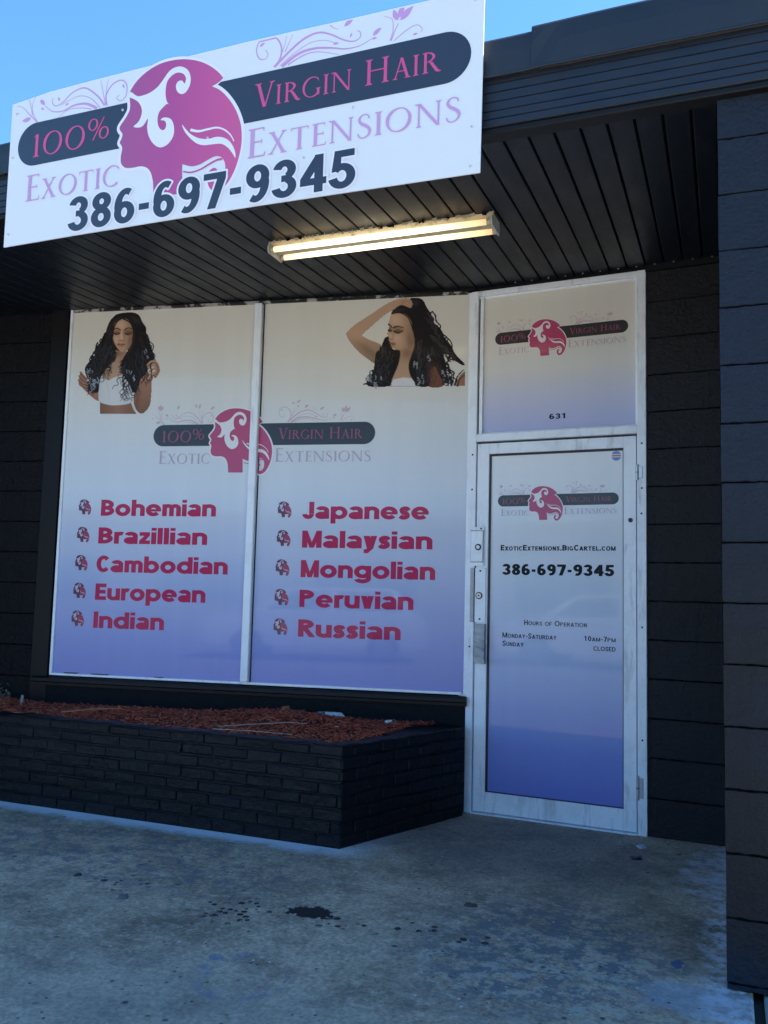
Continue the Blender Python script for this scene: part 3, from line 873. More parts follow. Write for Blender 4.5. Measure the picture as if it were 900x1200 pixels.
FL_R = [([(1431, 608), (1459, 639), (1465, 687), (1441, 734), (1396, 751), (1357, 738), (1344, 700), (1360, 661), (1388, 654), (1401, 671), (1388, 695)], 9, 3),
        ([(1436, 609), (1506, 665), (1572, 705), (1637, 717), (1694, 696), (1750, 661), (1796, 644), (1825, 653), (1827, 675), (1813, 688)], 12, 3),
        ([(1460, 607), (1535, 654), (1601, 680), (1667, 677), (1714, 654)], 4, 2.5),
        ([(1470, 602), (1545, 643), (1621, 651), (1696, 637), (1761, 619), (1824, 618), (1877, 637)], 15, 3),
        ([(1499, 605), (1574, 632), (1640, 632), (1734, 600)], 7, 2.5),
        ([(1482, 665), (1500, 702), (1522, 747)], 5, 2), ([(1468, 664), (1481, 702), (1489, 746)], 4, 2),
        ([(1683, 747), (1702, 725), (1726, 711)], 4, 2), ([(1975, 607), (2026, 639), (2069, 653), (2093, 632), (2088, 618)], 4, 2.5),
        ([(1957, 611), (1969, 651), (1964, 700), (1928, 722)], 4, 2), ([(1962, 610), (1978, 650), (1992, 677)], 5, 4)]
LV_R = [(1358, 715), (1385, 728), (1704, 653), (1732, 649), (1782, 663), (1790, 683), (1881, 649), (1920, 676), (1877, 636), (1902, 636), (1753, 718), (1796, 744), (1990, 690), (1968, 742), (1995, 700), (2014, 756), (1999, 688), (2054, 736), (2054, 615), (2076, 615)]
LV_RX = [(1500, 780), (1470, 800), (1520, 790), (1560, 815), (1600, 740), (1640, 770), (1530, 770), (1540, 740)]
FL_L = [([(567, 603), (559, 652), (590, 697), (640, 710), (672, 681), (671, 630), (643, 610), (619, 629), (636, 640)], 8, 3),
        ([(554, 605), (507, 662), (434, 713), (364, 705), (313, 670), (269, 656), (245, 679), (249, 701)], 9, 3),
        ([(529, 599), (473, 654), (410, 679), (349, 670), (296, 654)], 4, 2.5),
        ([(511, 599), (448, 633), (378, 639), (316, 624), (253, 632), (205, 668)], 14, 3),
        ([(477, 602), (414, 619), (343, 623), (283, 593)], 5, 2), ([(558, 608), (541, 670), (524, 733)], 5, 2),
        ([(562, 607), (558, 674), (567, 731)], 5, 2), ([(165, 592), (115, 639), (65, 687), (26, 702)], 6, 2),
        ([(129, 636), (110, 701), (99, 722)], 4, 2), ([(165, 592), (133, 643), (125, 691), (141, 726)], 4, 2)]
LV_L = [(170, 705), (203, 672), (178, 662), (199, 652), (121, 623), (66, 618), (25, 659), (46, 661), (279, 699), (288, 675), (324, 649), (345, 655), (648, 689), (660, 667)]
LV_LX = [(500, 760), (480, 800), (520, 750), (540, 800), (290, 745), (320, 790), (110, 735), (90, 790), (112, 735), (150, 780), (112, 735), (118, 800), (640, 740), (690, 770)]

def clip_top(P, zm):
    o = []
    for i in range(len(P)):
        a, b = P[i - 1], P[i]
        if (a[1] <= zm) != (b[1] <= zm):
            t = (zm - a[1]) / (b[1] - a[1])
            o.append((a[0] + (b[0] - a[0]) * t, zm))
        if b[1] <= zm: o.append(b)
    return o
def logo(F, m_head, m_white, m_pill, m_pillText, m_lilac, m_flour, s0=0.0, z0=0.0, k_=1.0, zmax=9.9, texts=True, extra=True, hiw=1.0):
    """the whole printed logo at scale k_, its sign-unit point (0.0525, 0.487) placed at (s0, z0)"""
    T = lambda P: [[((x - .0525) * k_ + s0, (z - .487) * k_ + z0) for x, z in p] for p in P]
    # flourishes
    for fl, lv, lx in ((FL_R, LV_R, LV_RX), (FL_L, LV_L, LV_LX)):
        P = []
        for pts, w0, w1 in fl:
            C = [p for p in catmull(mm(pts), 7) if p[1] < zmax]
            w0_, w1_ = w0 / 1000 * hiw, w1 / 1000 * hiw
            if len(C) > 2:
                P += ribbon(C, lambda t, a=w0_, b=w1_: b + (a - b) * (1 - t) ** 1.2)
        ll = lv + (lx if extra else [])
        for i in range(0, len(ll), 2):
            q = leaf(mm([ll[i]])[0], mm([ll[i + 1]])[0], 0.24)
            q = clip_top(q, zmax)
            if len(q) > 2: P.append(q)
        F.polys(T(P), m_flour)
    # lozenge bars
    def pill(x0, x1, cap0, cap1):
        zc, h = .4880, .1065
        o = []
        if cap0: o += [(x0 + h + h * math.cos(R(a)), zc + h * math.sin(R(a))) for a in range(90, 271, 10)]
        else: o += [(x0, zc + h), (x0, zc - h)]
        if cap1: o += [(x1 - h + h * math.cos(R(a)), zc + h * math.sin(R(a))) for a in range(-90, 91, 10)]
        else: o += [(x1, zc - h), (x1, zc + h)]
        return o
    left = pill(.0525, .70, True, False)
    right = pill(1.16, 2.296, False, True)
    F.polys(T([left, right]), m_pill)
    # white outline, magenta head, white locks
    oc = HEAD + HEAD[:1]
    F.polys(T(ribbon(CAPC, .026) + ribbon(FACEC, .030) + ribbon(BACKC[:60], .030) + ribbon([NOTCH[-1], (1.185, .611)], .02)), m_white)
    F.polys(T([HEAD]), m_head)
    F.polys(T([SWIRLC]) + T([STRANDC]) + T(ribbon(catmull(LINE1, 5), lambda t: .012 - .008 * t)), m_white)
    F.polys(T(ribbon(catmull(LINE2, 5), lambda t: .006 + .004 * t)), m_head)
    if texts:
        F.polys(T(serif_text('Virgin Hair', 1.345, 2.178, .439, .108, .80)), m_pillText)
        F.polys(T(serif_text('100', .150, .452, .421, .112)) + T(serif_text('%', .468, .588, .445, .105)), m_pillText)
        F.polys(T(serif_text('Extensions', 1.322, 2.257, .221, .128, .76)), m_lilac)
        F.polys(T(serif_text('Exotic', .122, .655, .207, .128, .76)), m_lilac)

def head_emblem(F, cx0, cx1, cz0, cz1, m_dark, m_mid, m_white):
    X = [p[0] for p in HEAD]; Z = [p[1] for p in HEAD]
    a, b, c, d = min(X), max(X), min(Z), max(Z)
    T = lambda P: [[(cx0 + (x - a) / (b - a) * (cx1 - cx0), cz0 + (z - c) / (d - c) * (cz1 - cz0)) for x, z in p] for p in P]
    F.polys(T([HEAD]), m_dark)
    red = [p for p in BACKC[:44]]
    F.polys(T([[(1.02, .62)] + red + [(1.15, .27), (1.0, .27), (.99, .42), (.98, .5)]]), m_mid)
    F.polys(T([SWIRLC]) + T([STRANDC]), m_white)

# ------------------------------------------------------------------ storefront window
win = MB()
# edge strips of bare aluminium, mullion, glazing bead
win.box(0.0, 0.018, -0.10, 0.012, 0.668, 3.104, WIN, 0, 0.002)
win.box(0.018, 2.690, -0.10, 0.012, 0.667, 0.682, WIN, 0, 0.002)
win.box(1.322, 1.372, -0.10, 0.036, 0.684, 3.084, WIN, 1, 0.004)
win.box(1.372, 1.384, -0.10, -0.004, 0.684, 3.084, WIN, 2)
win.box(0.02, 2.69, -0.10, 0.014, 3.086, 3.106, WIN, 3, 0.003)
win.box(0.30, 0.42, -0.02, 0.0135, 0.6825, 0.6875, WIN, 2)
win.box(0.11, 0.2, -0.02, 0.0135, 0.6825, 0.688, WIN, 2)
win.box(0.74, 0.80, -0.02, 0.0135, 0.6825, 0.686, WIN, 2)
window = obj('storefront_window', win, [M['alu_light'], M['alu'], M['gasket'], M['patchy']], shop)
for a, b in ((0.016, 1.326), (1.382, 2.70)):
    p = MB()
    p.box(a, b, -0.012, 0.0, 0.676, 3.092, WIN)
    obj('pane', p, M['vinyl_window'], window)
F = Flat(WIN, 0.0008)
logo(F, M['p_magenta'], M['p_white'], M['p_black'], M['p_pinkdim'], M['p_lilacdim'], M['p_flour'], 0.647, 2.2345, 0.661)
F.build('logo', window)
LIST = [('Bohemian', .300, 1.104, 1.709), ('Brazillian', .292, 1.053, 1.527), ('Cambodian', .290, 1.200, 1.342), ('European', .292, 1.058, 1.161), ('Indian', .290, .785, .980),
        ('Japanese', 1.678, 2.475, 1.699), ('Malaysian', 1.682, 2.501, 1.519), ('Mongolian', 1.680, 2.521, 1.336), ('Peruvian', 1.678, 2.393, 1.153), ('Russian', 1.676, 2.319, .971)]
for i, (w, a, b, zb) in enumerate(LIST):
    F = Flat(WIN, 0.0008)
    F.polys(sans(w, a, b, zb, .106, .27, gap=.06, tf=.84), M['p_rose'])
    F.build('lettering', window)
    F = Flat(WIN, 0.0008)
    c = .137 - .0015 * i if i < 5 else 1.515
    head_emblem(F, c, c + .092, zb + .006, zb + .108, M['p_plum'], M['p_berry'], M['p_mauve'])
    F.build('head_emblem', window)

# ------------------------------------------------------------------ printed portraits: painted on a fine grid as point colours
def paint(W, H, q, layers):
    """layers: functions painting on float arrays; q = crop units per grid cell"""
    ss = 2
    yy, xx = np.mgrid[0:H * ss, 0:W * ss]
    X = (xx + .5) / ss * q; Y = (yy + .5) / ss * q
    C = np.zeros((H * ss, W * ss, 3)); A = np.zeros((H * ss, W * ss))
    for L in layers:
        L(X, Y, C, A)
    Am = A.reshape(H, ss, W, ss).mean((1, 3))
    for _ in range(1):                                     # soften as a print seen through glass
        Bf = C.copy(); Wt = A.copy()
        for ax in (0, 1):
            Bf = (np.roll(Bf * A[..., None], 1, ax) + Bf * A[..., None] * 2 + np.roll(Bf * A[..., None], -1, ax)); Wt = np.maximum(np.roll(A, 1, ax) + A * 2 + np.roll(A, -1, ax), 1e-4)
            Bf = Bf / Wt[..., None]
        C = np.where(A[..., None] > 0, Bf, C)
    Cm = (C * A[..., None]).reshape(H, ss, W, ss, 3).mean((1, 3)) / np.maximum(Am, 1e-4)[..., None]
    return Cm, Am
def inpoly(X, Y, P):
    P = np.array(P, float)
    ins = np.zeros(X.shape, bool)
    x0, y0 = P[:, 0], P[:, 1]
    x1, y1 = np.roll(x0, -1), np.roll(y0, -1)
    bx = (X >= x0.min()) & (X <= x0.max()) & (Y >= y0.min()) & (Y <= y0.max())
    xs, ys = X[bx], Y[bx]
    r = np.zeros(xs.shape, bool)
    for a, b, c, d in zip(x0, y0, x1, y1):
        if b == d: continue
        r ^= ((b > ys) != (d > ys)) & (xs < (c - a) * (ys - b) / (d - b) + a)
    ins[bx] = r
    return ins
def fillp(P, col, smooth=True, shade=None, erase=False):
    Q = catmull(P, 5, True) if smooth else P
    def L(X, Y, C, A):
        m = inpoly(X, Y, Q)
        if erase:
            A[m] = 0
            return
        c = np.array(col, float)
        if shade is None:
            C[m] = c
        else:
            C[m] = c[None] * shade(X[m], Y[m])[:, None]
        A[m] = 1
    return L
def soft(cx, cy, rx, ry, col, op=1.0, rot=0.0, pw=2.0):
    def L(X, Y, C, A):
        co, si = math.cos(rot), math.sin(rot)
        dx, dy = X - cx, Y - cy
        u = (dx * co + dy * si) / rx; v = (-dx * si + dy * co) / ry
        w = op * np.exp(-(u * u + v * v) ** (pw / 2))
        w = np.where(A > 0, w, 0)[..., None]
        C[:] = C * (1 - w) + np.array(col) * w
    return L
def stroke(P, w0, w1, col, n=8):
    Q = np.array(catmull(P, n))
    def L(X, Y, C, A):
        N = len(Q)
        x0, x1, y0, y1 = Q[:, 0].min() - w0, Q[:, 0].max() + w0, Q[:, 1].min() - w0, Q[:, 1].max() + w0
        sel = (X > x0) & (X < x1) & (Y > y0) & (Y < y1)
        if not sel.any(): return
        xs, ys = X[sel], Y[sel]
        hit = np.zeros(xs.shape, bool)
        for i in range(N - 1):
            a, b = Q[i], Q[i + 1]
            d = b - a
            L2 = max(d @ d, 1e-6)
            t = np.clip(((xs - a[0]) * d[0] + (ys - a[1]) * d[1]) / L2, 0, 1)
            dist = np.hypot(xs - a[0] - t * d[0], ys - a[1] - t * d[1])
            w = (w0 + (w1 - w0) * (i + t) / (N - 1)) / 2
            hit |= dist < w
        idx = np.where(sel.ravel())[0][hit.ravel()]
        C.reshape(-1, 3)[idx] = np.array(col)
        A.reshape(-1)[idx] = 1
    return L
def curl(P, amp, waves, w0, w1, col, ph=0.0):
    """a wavy lock following P"""
    C_ = np.array(catmull(P, 10))
    n = len(C_)
    out = []
    for i in range(n):
        t = i / (n - 1)
        d = C_[min(i + 1, n - 1)] - C_[max(i - 1, 0)]
        d = d / (np.hypot(*d) or 1)
        out.append(C_[i] + np.array((-d[1], d[0])) * amp * math.sin(waves * 2 * math.pi * t + ph) * min(1, .3 + t * 1.2))
    return stroke([tuple(p) for p in out], w0, w1, col, 2)
def picture(name, W, H, q, layers, corners, parent):
    C, A = paint(W, H, q, layers)
    (tl, tr, bl, br) = [np.array(c) for c in corners]
    w_, h_ = W * q, H * q
    mb = MB()
    V = []
    for j in range(H):
        for i in range(W):
            u, v = (i + .5) / W, (j + .5) / H
            p = (tl * (1 - u) + tr * u) * (1 - v) + (bl * (1 - u) + br * u) * v
            V.append(WIN(p[0], 0.0016, p[1]))
    keep = []
    for j in range(H - 1):
        for i in range(W - 1):
            if A[j, i] + A[j, i + 1] + A[j + 1, i] + A[j + 1, i + 1] > 1.6:
                keep.append((j * W + i, (j + 1) * W + i, (j + 1) * W + i + 1, j * W + i + 1))
    used = sorted({i for f in keep for i in f})
    rm = {o: n for n, o in enumerate(used)}
    mb.add([V[i] for i in used], [[rm[i] for i in f] for f in keep])
    me_o = obj(name, mb, M['portrait'], parent)
    at = me_o.data.color_attributes.new('ink', 'FLOAT_COLOR', 'POINT')
    cc = C.reshape(-1, 3)
    am = A.reshape(-1)
    # cells at the rim take their neighbour's ink
    buf = np.ones((len(used), 4))
    buf[:, :3] = cc[used]
    low = am[used] < .05
    buf[low, :3] = HAIR
    at.data.foreach_set('color', buf.astype(np.float32).ravel())
    return me_o
k = NT('portrait print')
an = k.n('ShaderNodeAttribute', attribute_name='ink')
M['portrait'] = k.done(an.outputs['Color'], 0.6, coat=(0.04, 0.1), spec=0.15)
HAIR = (0.014, 0.012, 0.014)
HAIR2 = (0.030, 0.026, 0.028)
SK, SKD, SKDD = (0.50, 0.325, 0.215), (0.34, 0.175, 0.115), (0.17, 0.075, 0.05)
WH = (0.66, 0.67, 0.68)
prnd = random.Random(4)
def w1_layers():
    L = []
    # arms and hands behind the hair
    L.append(fillp([(110, 820), (200, 850), (232, 880), (228, 942), (180, 922), (130, 880), (60, 812), (20, 755), (30, 700), (45, 655), (75, 690), (105, 745)], SKD))
    L.append(fillp([(240, 940), (400, 970), (545, 940), (590, 1040), (602, 1070), (240, 1070)], SKD, False, lambda x, y: 1.0 - .35 * np.abs(x - 420) / 180))
    L.append(fillp([(395, 430), (500, 440), (490, 520), (480, 600), (490, 680), (440, 720), (330, 740), (250, 720), (280, 640), (340, 580), (385, 520)], SK, True, lambda x, y: .78 + .22 * (y - 430) / 300))
    L.append(soft(405, 470, 70, 30, SKDD, .75)); L.append(soft(318, 700, 12, 45, SKDD, .7)); L.append(soft(470, 560, 30, 90, SKD, .6))
    L.append(fillp([(236, 700), (270, 702), (320, 738), (365, 716), (440, 690), (470, 700), (545, 790), (585, 880), (545, 962), (400, 986), (300, 976), (232, 946), (222, 870), (232, 780)], WH, True, lambda x, y: .80 + .2 * np.cos((x - 380) / 160)))
    L.append(stroke([(300, 740), (330, 850), (320, 960)], 5, 3, (.5, .52, .54)))
    L.append(stroke([(545, 920), (570, 1000), (590, 1050)], 14, 8, WH))
    # right arm
    L.append(fillp([(690, 650), (745, 690), (755, 760), (748, 900), (735, 985), (690, 1050), (652, 1066), (610, 1040), (578, 960), (590, 880), (620, 800), (650, 720)], SKD, True, lambda x, y: 1.15 - .5 * np.clip((y - 700) / 350, 0, 1)))
    L.append(soft(612, 930, 25, 120, SKDD, .6, .15))
    # hair mass
    L.append(fillp([(360, 150), (590, 150), (590, 400), (555, 440), (520, 430), (470, 452), (420, 440), (385, 430), (362, 330)], HAIR, False))
    hair = [(420, 70), (500, 57), (590, 60), (635, 90), (662, 150), (700, 210), (700, 280), (735, 360), (758, 430), (785, 510), (745, 560), (722, 620), (695, 680), (650, 720), (625, 800), (590, 860), (560, 840), (540, 770), (505, 720), (478, 690), (460, 640), (450, 580), (470, 520), (500, 470), (540, 400), (570, 330), (575, 260), (560, 180), (520, 130), (460, 112), (410, 150), (382, 210), (366, 260), (368, 330), (388, 400), (395, 460), (370, 540), (330, 580), (290, 640), (250, 700), (232, 780), (222, 850), (180, 862), (130, 840), (108, 790), (125, 740), (98, 690), (85, 620), (120, 560), (175, 500), (212, 450), (225, 390), (255, 330), (290, 280), (310, 210), (340, 140), (378, 95)]
    L.append(fillp(hair, HAIR))
    for (x0, y0, x1, y1, nn_) in ((335, 270, 215, 520, 9), (250, 400, 130, 640, 9), (330, 420, 150, 840, 12), (670, 270, 745, 520, 8), (650, 420, 700, 760, 10), (560, 500, 590, 860, 10), (520, 640, 500, 900, 9), (180, 520, 140, 850, 9), (380, 470, 240, 720, 8), (470, 560, 430, 700, 4)):
        for _ in range(nn_):
            a = (x0 + prnd.uniform(-35, 35), y0 + prnd.uniform(-40, 40)); b = (x1 + prnd.uniform(-45, 45), y1 + prnd.uniform(-45, 45))
            m_ = ((a[0] + b[0]) / 2 + prnd.uniform(-30, 30), (a[1] + b[1]) / 2)
            L.append(curl([a, m_, b], prnd.uniform(10, 22), prnd.uniform(2, 4.5), prnd.uniform(8, 14), prnd.uniform(3, 6), prnd.choice([HAIR, HAIR, HAIR2, (.045, .04, .045), (.03, .034, .045)]), prnd.uniform(0, 6)))
    for P in ([(480, 680), (460, 760), (490, 830), (455, 880), (490, 935)], [(500, 700), (520, 790), (490, 860), (540, 930)], [(455, 640), (470, 690), (415, 740), (405, 790), (360, 812)], [(320, 600), (345, 640), (330, 690)], [(560, 800), (555, 860), (575, 900), (550, 940)]):
        L.append(curl(P, 14, 2.5, 12, 5, HAIR, 1.0))
    # glints of the white ground between the curls
    for _ in range(40):
        cx, cy = prnd.choice([(165, 720), (150, 770), (205, 720), (500, 880), (690, 470), (600, 690), (530, 640), (480, 720), (120, 640), (180, 800)])
        x_, y_ = cx + prnd.uniform(-38, 38), cy + prnd.uniform(-50, 50)
        L.append(curl([(x_, y_), (x_ + prnd.uniform(-10, 10), y_ + 16), (x_ + prnd.uniform(-12, 12), y_ + prnd.uniform(26, 40))], 6, 1.2, prnd.uniform(4, 8), 2, (.40, .46, .52), prnd.uniform(0, 6)))
    # sheen in the hair
    L.append(soft(600, 130, 60, 30, (.05, .05, .055), .6, .6)); L.append(soft(330, 230, 14, 80, (.05, .045, .045), .5, .3))
    # face
    L.append(fillp([(400, 152), (455, 116), (520, 128), (560, 180), (574, 255), (566, 330), (540, 400), (500, 442), (460, 453), (425, 428), (390, 372), (368, 300), (370, 235), (382, 190)], SK, True, lambda x, y: 1.08 - .55 * np.clip((x - 450) / 120, 0, 1) ** 1.4 - .12 * np.clip((y - 380) / 80, 0, 1)))
    L.append(soft(450, 190, 46, 45, (.68, .47, .34), .6)); L.append(soft(405, 330, 24, 36, (.66, .43, .31), .65)); L.append(soft(452, 425, 18, 10, (.6, .4, .28), .5))
    L.append(soft(408, 254, 36, 24, (.10, .05, .035), .9)); L.append(soft(522, 254, 40, 24, (.08, .04, .03), .9))
    L.append(soft(408, 244, 24, 9, (.36, .22, .14), .5)); L.append(soft(522, 244, 26, 8, (.30, .17, .11), .5))
    L.append(stroke([(374, 264), (404, 276), (438, 264)], 15, 11, (.015, .01, .01))); L.append(stroke([(488, 266), (522, 278), (560, 258)], 16, 11, (.015, .01, .01)))
    L.append(stroke([(378, 228), (408, 214), (444, 232)], 10, 13, (.035, .02, .015))); L.append(stroke([(484, 234), (520, 212), (562, 218)], 14, 8, (.035, .02, .015)))
    L.append(soft(486, 300, 14, 55, (.33, .18, .12), .6)); L.append(soft(455, 300, 10, 55, (.74, .52, .38), .75))
    L.append(soft(452, 340, 30, 8, (.17, .08, .06), .8)); L.append(soft(455, 322, 16, 12, (.62, .40, .29), .6))
    L.append(fillp([(410, 374), (432, 364), (450, 369), (468, 364), (492, 377), (468, 399), (447, 402), (424, 395)], (.36, .15, .125)))
    L.append(stroke([(406, 376), (450, 380), (496, 378)], 6, 4, (.13, .03, .03))); L.append(soft(448, 393, 22, 6, (.52, .27, .22), .7))
    L.append(soft(448, 420, 26, 6, (.30, .16, .11), .55)); L.append(soft(540, 340, 26, 90, (.22, .11, .075), .6, .2))
    for P in ([(452, 118), (410, 150), (378, 220), (370, 300)], [(470, 118), (545, 160), (574, 250), (562, 345)]):
        L.append(stroke(P, 16, 8, HAIR))
    # hands in the curls: fingers one by one
    for P, w in (([(715, 585), (750, 552), (795, 548)], 24), ([(722, 612), (765, 580), (812, 585)], 24), ([(735, 645), (780, 615), (822, 625)], 24), ([(760, 690), (790, 655), (815, 650)], 24), ([(725, 720), (745, 690), (775, 665)], 28)):
        L.append(stroke(P, w * .75, w, SK)); L.append(stroke([(p[0], p[1] + w * .55) for p in P], 6, 5, SKDD))
    L.append(stroke([(805, 570), (822, 640), (790, 700)], 26, 30, SKD))
    L.append(curl([(760, 560), (742, 620), (762, 690), (740, 740)], 10, 2, 12, 8, HAIR))
    for P, w in (([(40, 660), (75, 700), (110, 720)], 20), ([(28, 695), (65, 730), (105, 748)], 20), ([(22, 735), (60, 765), (105, 775)], 20), ([(30, 775), (65, 795), (110, 800)], 20)):
        L.append(stroke(P, w, w * .8, SKD)); L.append(stroke([(p[0], p[1] + w * .55) for p in P], 6, 5, (.06, .03, .025)))
    return L
picture('woman_picture', 225, 278, 4.0, w1_layers(), [(.036, 3.126), (.692, 3.097), (.085, 2.363), (.731, 2.351)], window)
def w2_layers():
    L = []
    L.append(fillp([(485, 36), (400, 38), (320, 74), (220, 140), (112, 210), (50, 258), (37, 285), (60, 332), (120, 402), (190, 457), (240, 485), (262, 440), (300, 390), (284, 358), (205, 325), (158, 300), (152, 286), (230, 215), (312, 145), (370, 112), (420, 84), (500, 98), (512, 78)], SK, True, lambda x, y: 1.02 - .42 * np.clip((y - 270) / 200, 0, 1)))
    L.append(soft(110, 290, 60, 40, (.58, .36, .25), .5)); L.append(soft(200, 400, 90, 25, SKDD, .5, .6))
    L.append(fillp([(415, 390), (480, 378), (520, 340), (515, 430), (500, 500), (505, 580), (540, 610), (355, 610), (390, 545), (415, 470)], SK, True, lambda x, y: .80 + .2 * (y - 380) / 220))
    L.append(soft(470, 420, 40, 40, SKDD, .6))
    L.append(fillp([(345, 648), (372, 602), (440, 588), (512, 594), (540, 648)], WH, False))
    L.append(fillp([(600, 640), (640, 520), (680, 480), (715, 560), (720, 648)], SKDD, True))
    L.append(fillp([(800, 646), (828, 585), (868, 540), (870, 646)], SKD, False))
    back = [(490, 33), (545, 27), (582, 45), (608, 95), (642, 150), (655, 200), (705, 250), (725, 300), (772, 360), (802, 420), (866, 492), (850, 500), (790, 458), (745, 415), (722, 430), (742, 500), (728, 560), (712, 600), (690, 560), (660, 510), (632, 560), (620, 646), (535, 646), (520, 620), (490, 570), (480, 500), (500, 430), (520, 360), (514, 280), (500, 190), (460, 142), (405, 130), (362, 136), (375, 110), (430, 76), (500, 96)]
    L.append(fillp(back, HAIR))
    L.append(fillp([(298, 345), (335, 298), (346, 340), (372, 390), (420, 400), (415, 470), (390, 540), (360, 610), (342, 648), (195, 648), (205, 600), (232, 550), (240, 470), (252, 410), (286, 385)], HAIR))
    for (x0, y0, x1, y1, nn_) in ((620, 150, 720, 350, 8), (640, 300, 790, 470, 9), (560, 350, 560, 640, 9), (620, 400, 640, 640, 9), (680, 420, 760, 640, 11), (300, 400, 260, 640, 10), (280, 450, 200, 650, 9), (370, 420, 330, 640, 8), (730, 500, 790, 640, 9)):
        for _ in range(nn_):
            a = (x0 + prnd.uniform(-30, 30), y0 + prnd.uniform(-30, 30)); b = (x1 + prnd.uniform(-35, 35), min(645, y1 + prnd.uniform(-30, 20)))
            m_ = ((a[0] + b[0]) / 2 + prnd.uniform(-20, 20), (a[1] + b[1]) / 2)
            L.append(curl([a, m_, b], prnd.uniform(7, 15), prnd.uniform(2, 4.5), prnd.uniform(6, 11), prnd.uniform(3, 5), prnd.choice([HAIR, HAIR, HAIR2, (.045, .04, .045), (.03, .034, .045)]), prnd.uniform(0, 6)))
    for P in ([(705, 300), (760, 350), (790, 400)], [(715, 280), (770, 330), (785, 380)], [(800, 640), (820, 580), (866, 530)], [(820, 648), (835, 600), (868, 570)], [(300, 350), (318, 310), (340, 312)]):
        L.append(stroke(P, 9, 5, HAIR))
    for _ in range(34):
        cx, cy = prnd.choice([(220, 600), (200, 570), (270, 600), (620, 430), (530, 500), (760, 570), (740, 540), (780, 600), (560, 600), (250, 640)])
        x_, y_ = cx + prnd.uniform(-26, 26), cy + prnd.uniform(-30, 26)
        L.append(curl([(x_, y_), (x_ + prnd.uniform(-8, 8), y_ + 12), (x_ + prnd.uniform(-9, 9), min(642, y_ + prnd.uniform(18, 28)))], 5, 1.2, prnd.uniform(4, 7), 2, (.40, .45, .50), prnd.uniform(0, 6)))
    L.append(soft(655, 560, 30, 60, SKDD, .55))
    L.append(soft(530, 60, 20, 26, (.05, .048, .05), .6)); L.append(soft(420, 112, 40, 10, (.045, .04, .04), .5, -.2))
    # face, turned to the left and down
    L.append(fillp([(364, 138), (405, 130), (458, 142), (498, 190), (514, 280), (520, 335), (484, 376), (432, 390), (392, 392), (362, 372), (350, 342), (346, 318), (336, 292), (332, 276), (344, 242), (340, 212), (350, 172)], SK, True, lambda x, y: 1.06 - .50 * np.clip((x - 420) / 90, 0, 1) ** 1.2 - .15 * np.clip((y - 350) / 50, 0, 1)))
    L.append(soft(385, 180, 36, 36, (.66, .46, .33), .6)); L.append(soft(392, 312, 30, 26, (.64, .42, .3), .6))
    L.append(soft(406, 256, 32, 18, (.10, .05, .035), .9)); L.append(soft(350, 250, 12, 16, (.08, .04, .03), .9))
    L.append(stroke([(378, 263), (406, 274), (440, 260)], 13, 8, (.015, .01, .01))); L.append(stroke([(338, 254), (350, 263), (364, 257)], 11, 7, (.015, .01, .01)))
    L.append(stroke([(374, 238), (402, 228), (446, 238)], 14, 6, (.03, .018, .014))); L.append(stroke([(338, 212), (350, 221), (361, 234)], 9, 9, (.03, .018, .014)))
    L.append(soft(372, 290, 7, 34, (.34, .19, .13), .55)); L.append(soft(354, 320, 16, 6, (.16, .08, .06), .8)); L.append(soft(350, 300, 8, 22, (.64, .42, .30), .6))
    L.append(fillp([(350, 344), (366, 338), (390, 350), (384, 362), (364, 366), (354, 360)], (.36, .15, .125))); L.append(stroke([(350, 350), (372, 352), (390, 351)], 4, 3, (.12, .03, .03)))
    L.append(soft(370, 374, 16, 5, (.28, .15, .1), .5)); L.append(soft(490, 330, 24, 60, (.24, .12, .08), .65, -.25))
    L.append(stroke([(362, 138), (420, 132), (480, 170), (512, 260)], 10, 8, HAIR))
    # hand pushed into the hair
    for P in ([(420, 62), (460, 60), (498, 84)], [(425, 50), (468, 46), (505, 70)], [(430, 40), (470, 36), (500, 52)]):
        L.append(stroke(P, 16, 11, SK)); L.append(stroke([(p[0], p[1] + 9) for p in P], 3, 3, SKD))
    return L
picture('woman_picture', 225, 173, 4.0, w2_layers(), [(1.886, 3.127), (2.698, 3.088), (1.906, 2.494), (2.708, 2.475)], window)

# ------------------------------------------------------------------ door frame, transom, door
fr_ = MB()
fr_.box(0.002, 0.046, -0.10, 0.012, 0.0, 3.098, DOOR, 0, 0.003)
fr_.box(-0.045, 0.002, -0.10, 0.004, 0.0, 3.098, DOOR, 0, 0.002)
fr_.box(0.982, 1.032, -0.10, 0.014, 0.0, 3.098, DOOR, 0, 0.003)
fr_.box(0.046, 0.982, -0.10, 0.010, 3.066, 3.098, DOOR, 0, 0.003)
fr_.box(0.046, 0.982, -0.10, 0.014, 2.168, 2.214, DOOR, 0, 0.003)
fr_.box(0.0465, 0.0512, -0.06, -0.02, 0.01, 2.16, DOOR, 2)
fr_.box(0.9757, 0.9815, -0.06, -0.02, 0.01, 2.16, DOOR, 2)
fr_.box(0.055, 0.075, -0.04, -0.002, 2.214, 3.066, DOOR, 1)
fr_.box(0.046, 0.982, -0.09, -0.012, 2.160, 2.166, DOOR, 2)
fr_.box(0.046, 0.982, -0.09, 0.022, 0.0, 0.008, DOOR, 0, 0.002)
for s, z in ((0.024, 2.09), (0.024, 1.88), (0.022, 1.64), (1.008, 2.11), (1.006, 1.72), (1.008, 1.86), (0.023, 0.95), (1.008, 1.1), (1.008, .5)):
    a, b = Vector(DOOR(s, 0.010, z)), Vector(DOOR(s, 0.0152, z))
    fr_.tube(a, b, 0.0055, 10, 2)
obj('door_frame', fr_, [M['alu'], M['alu_light'], M['gasket']], shop)

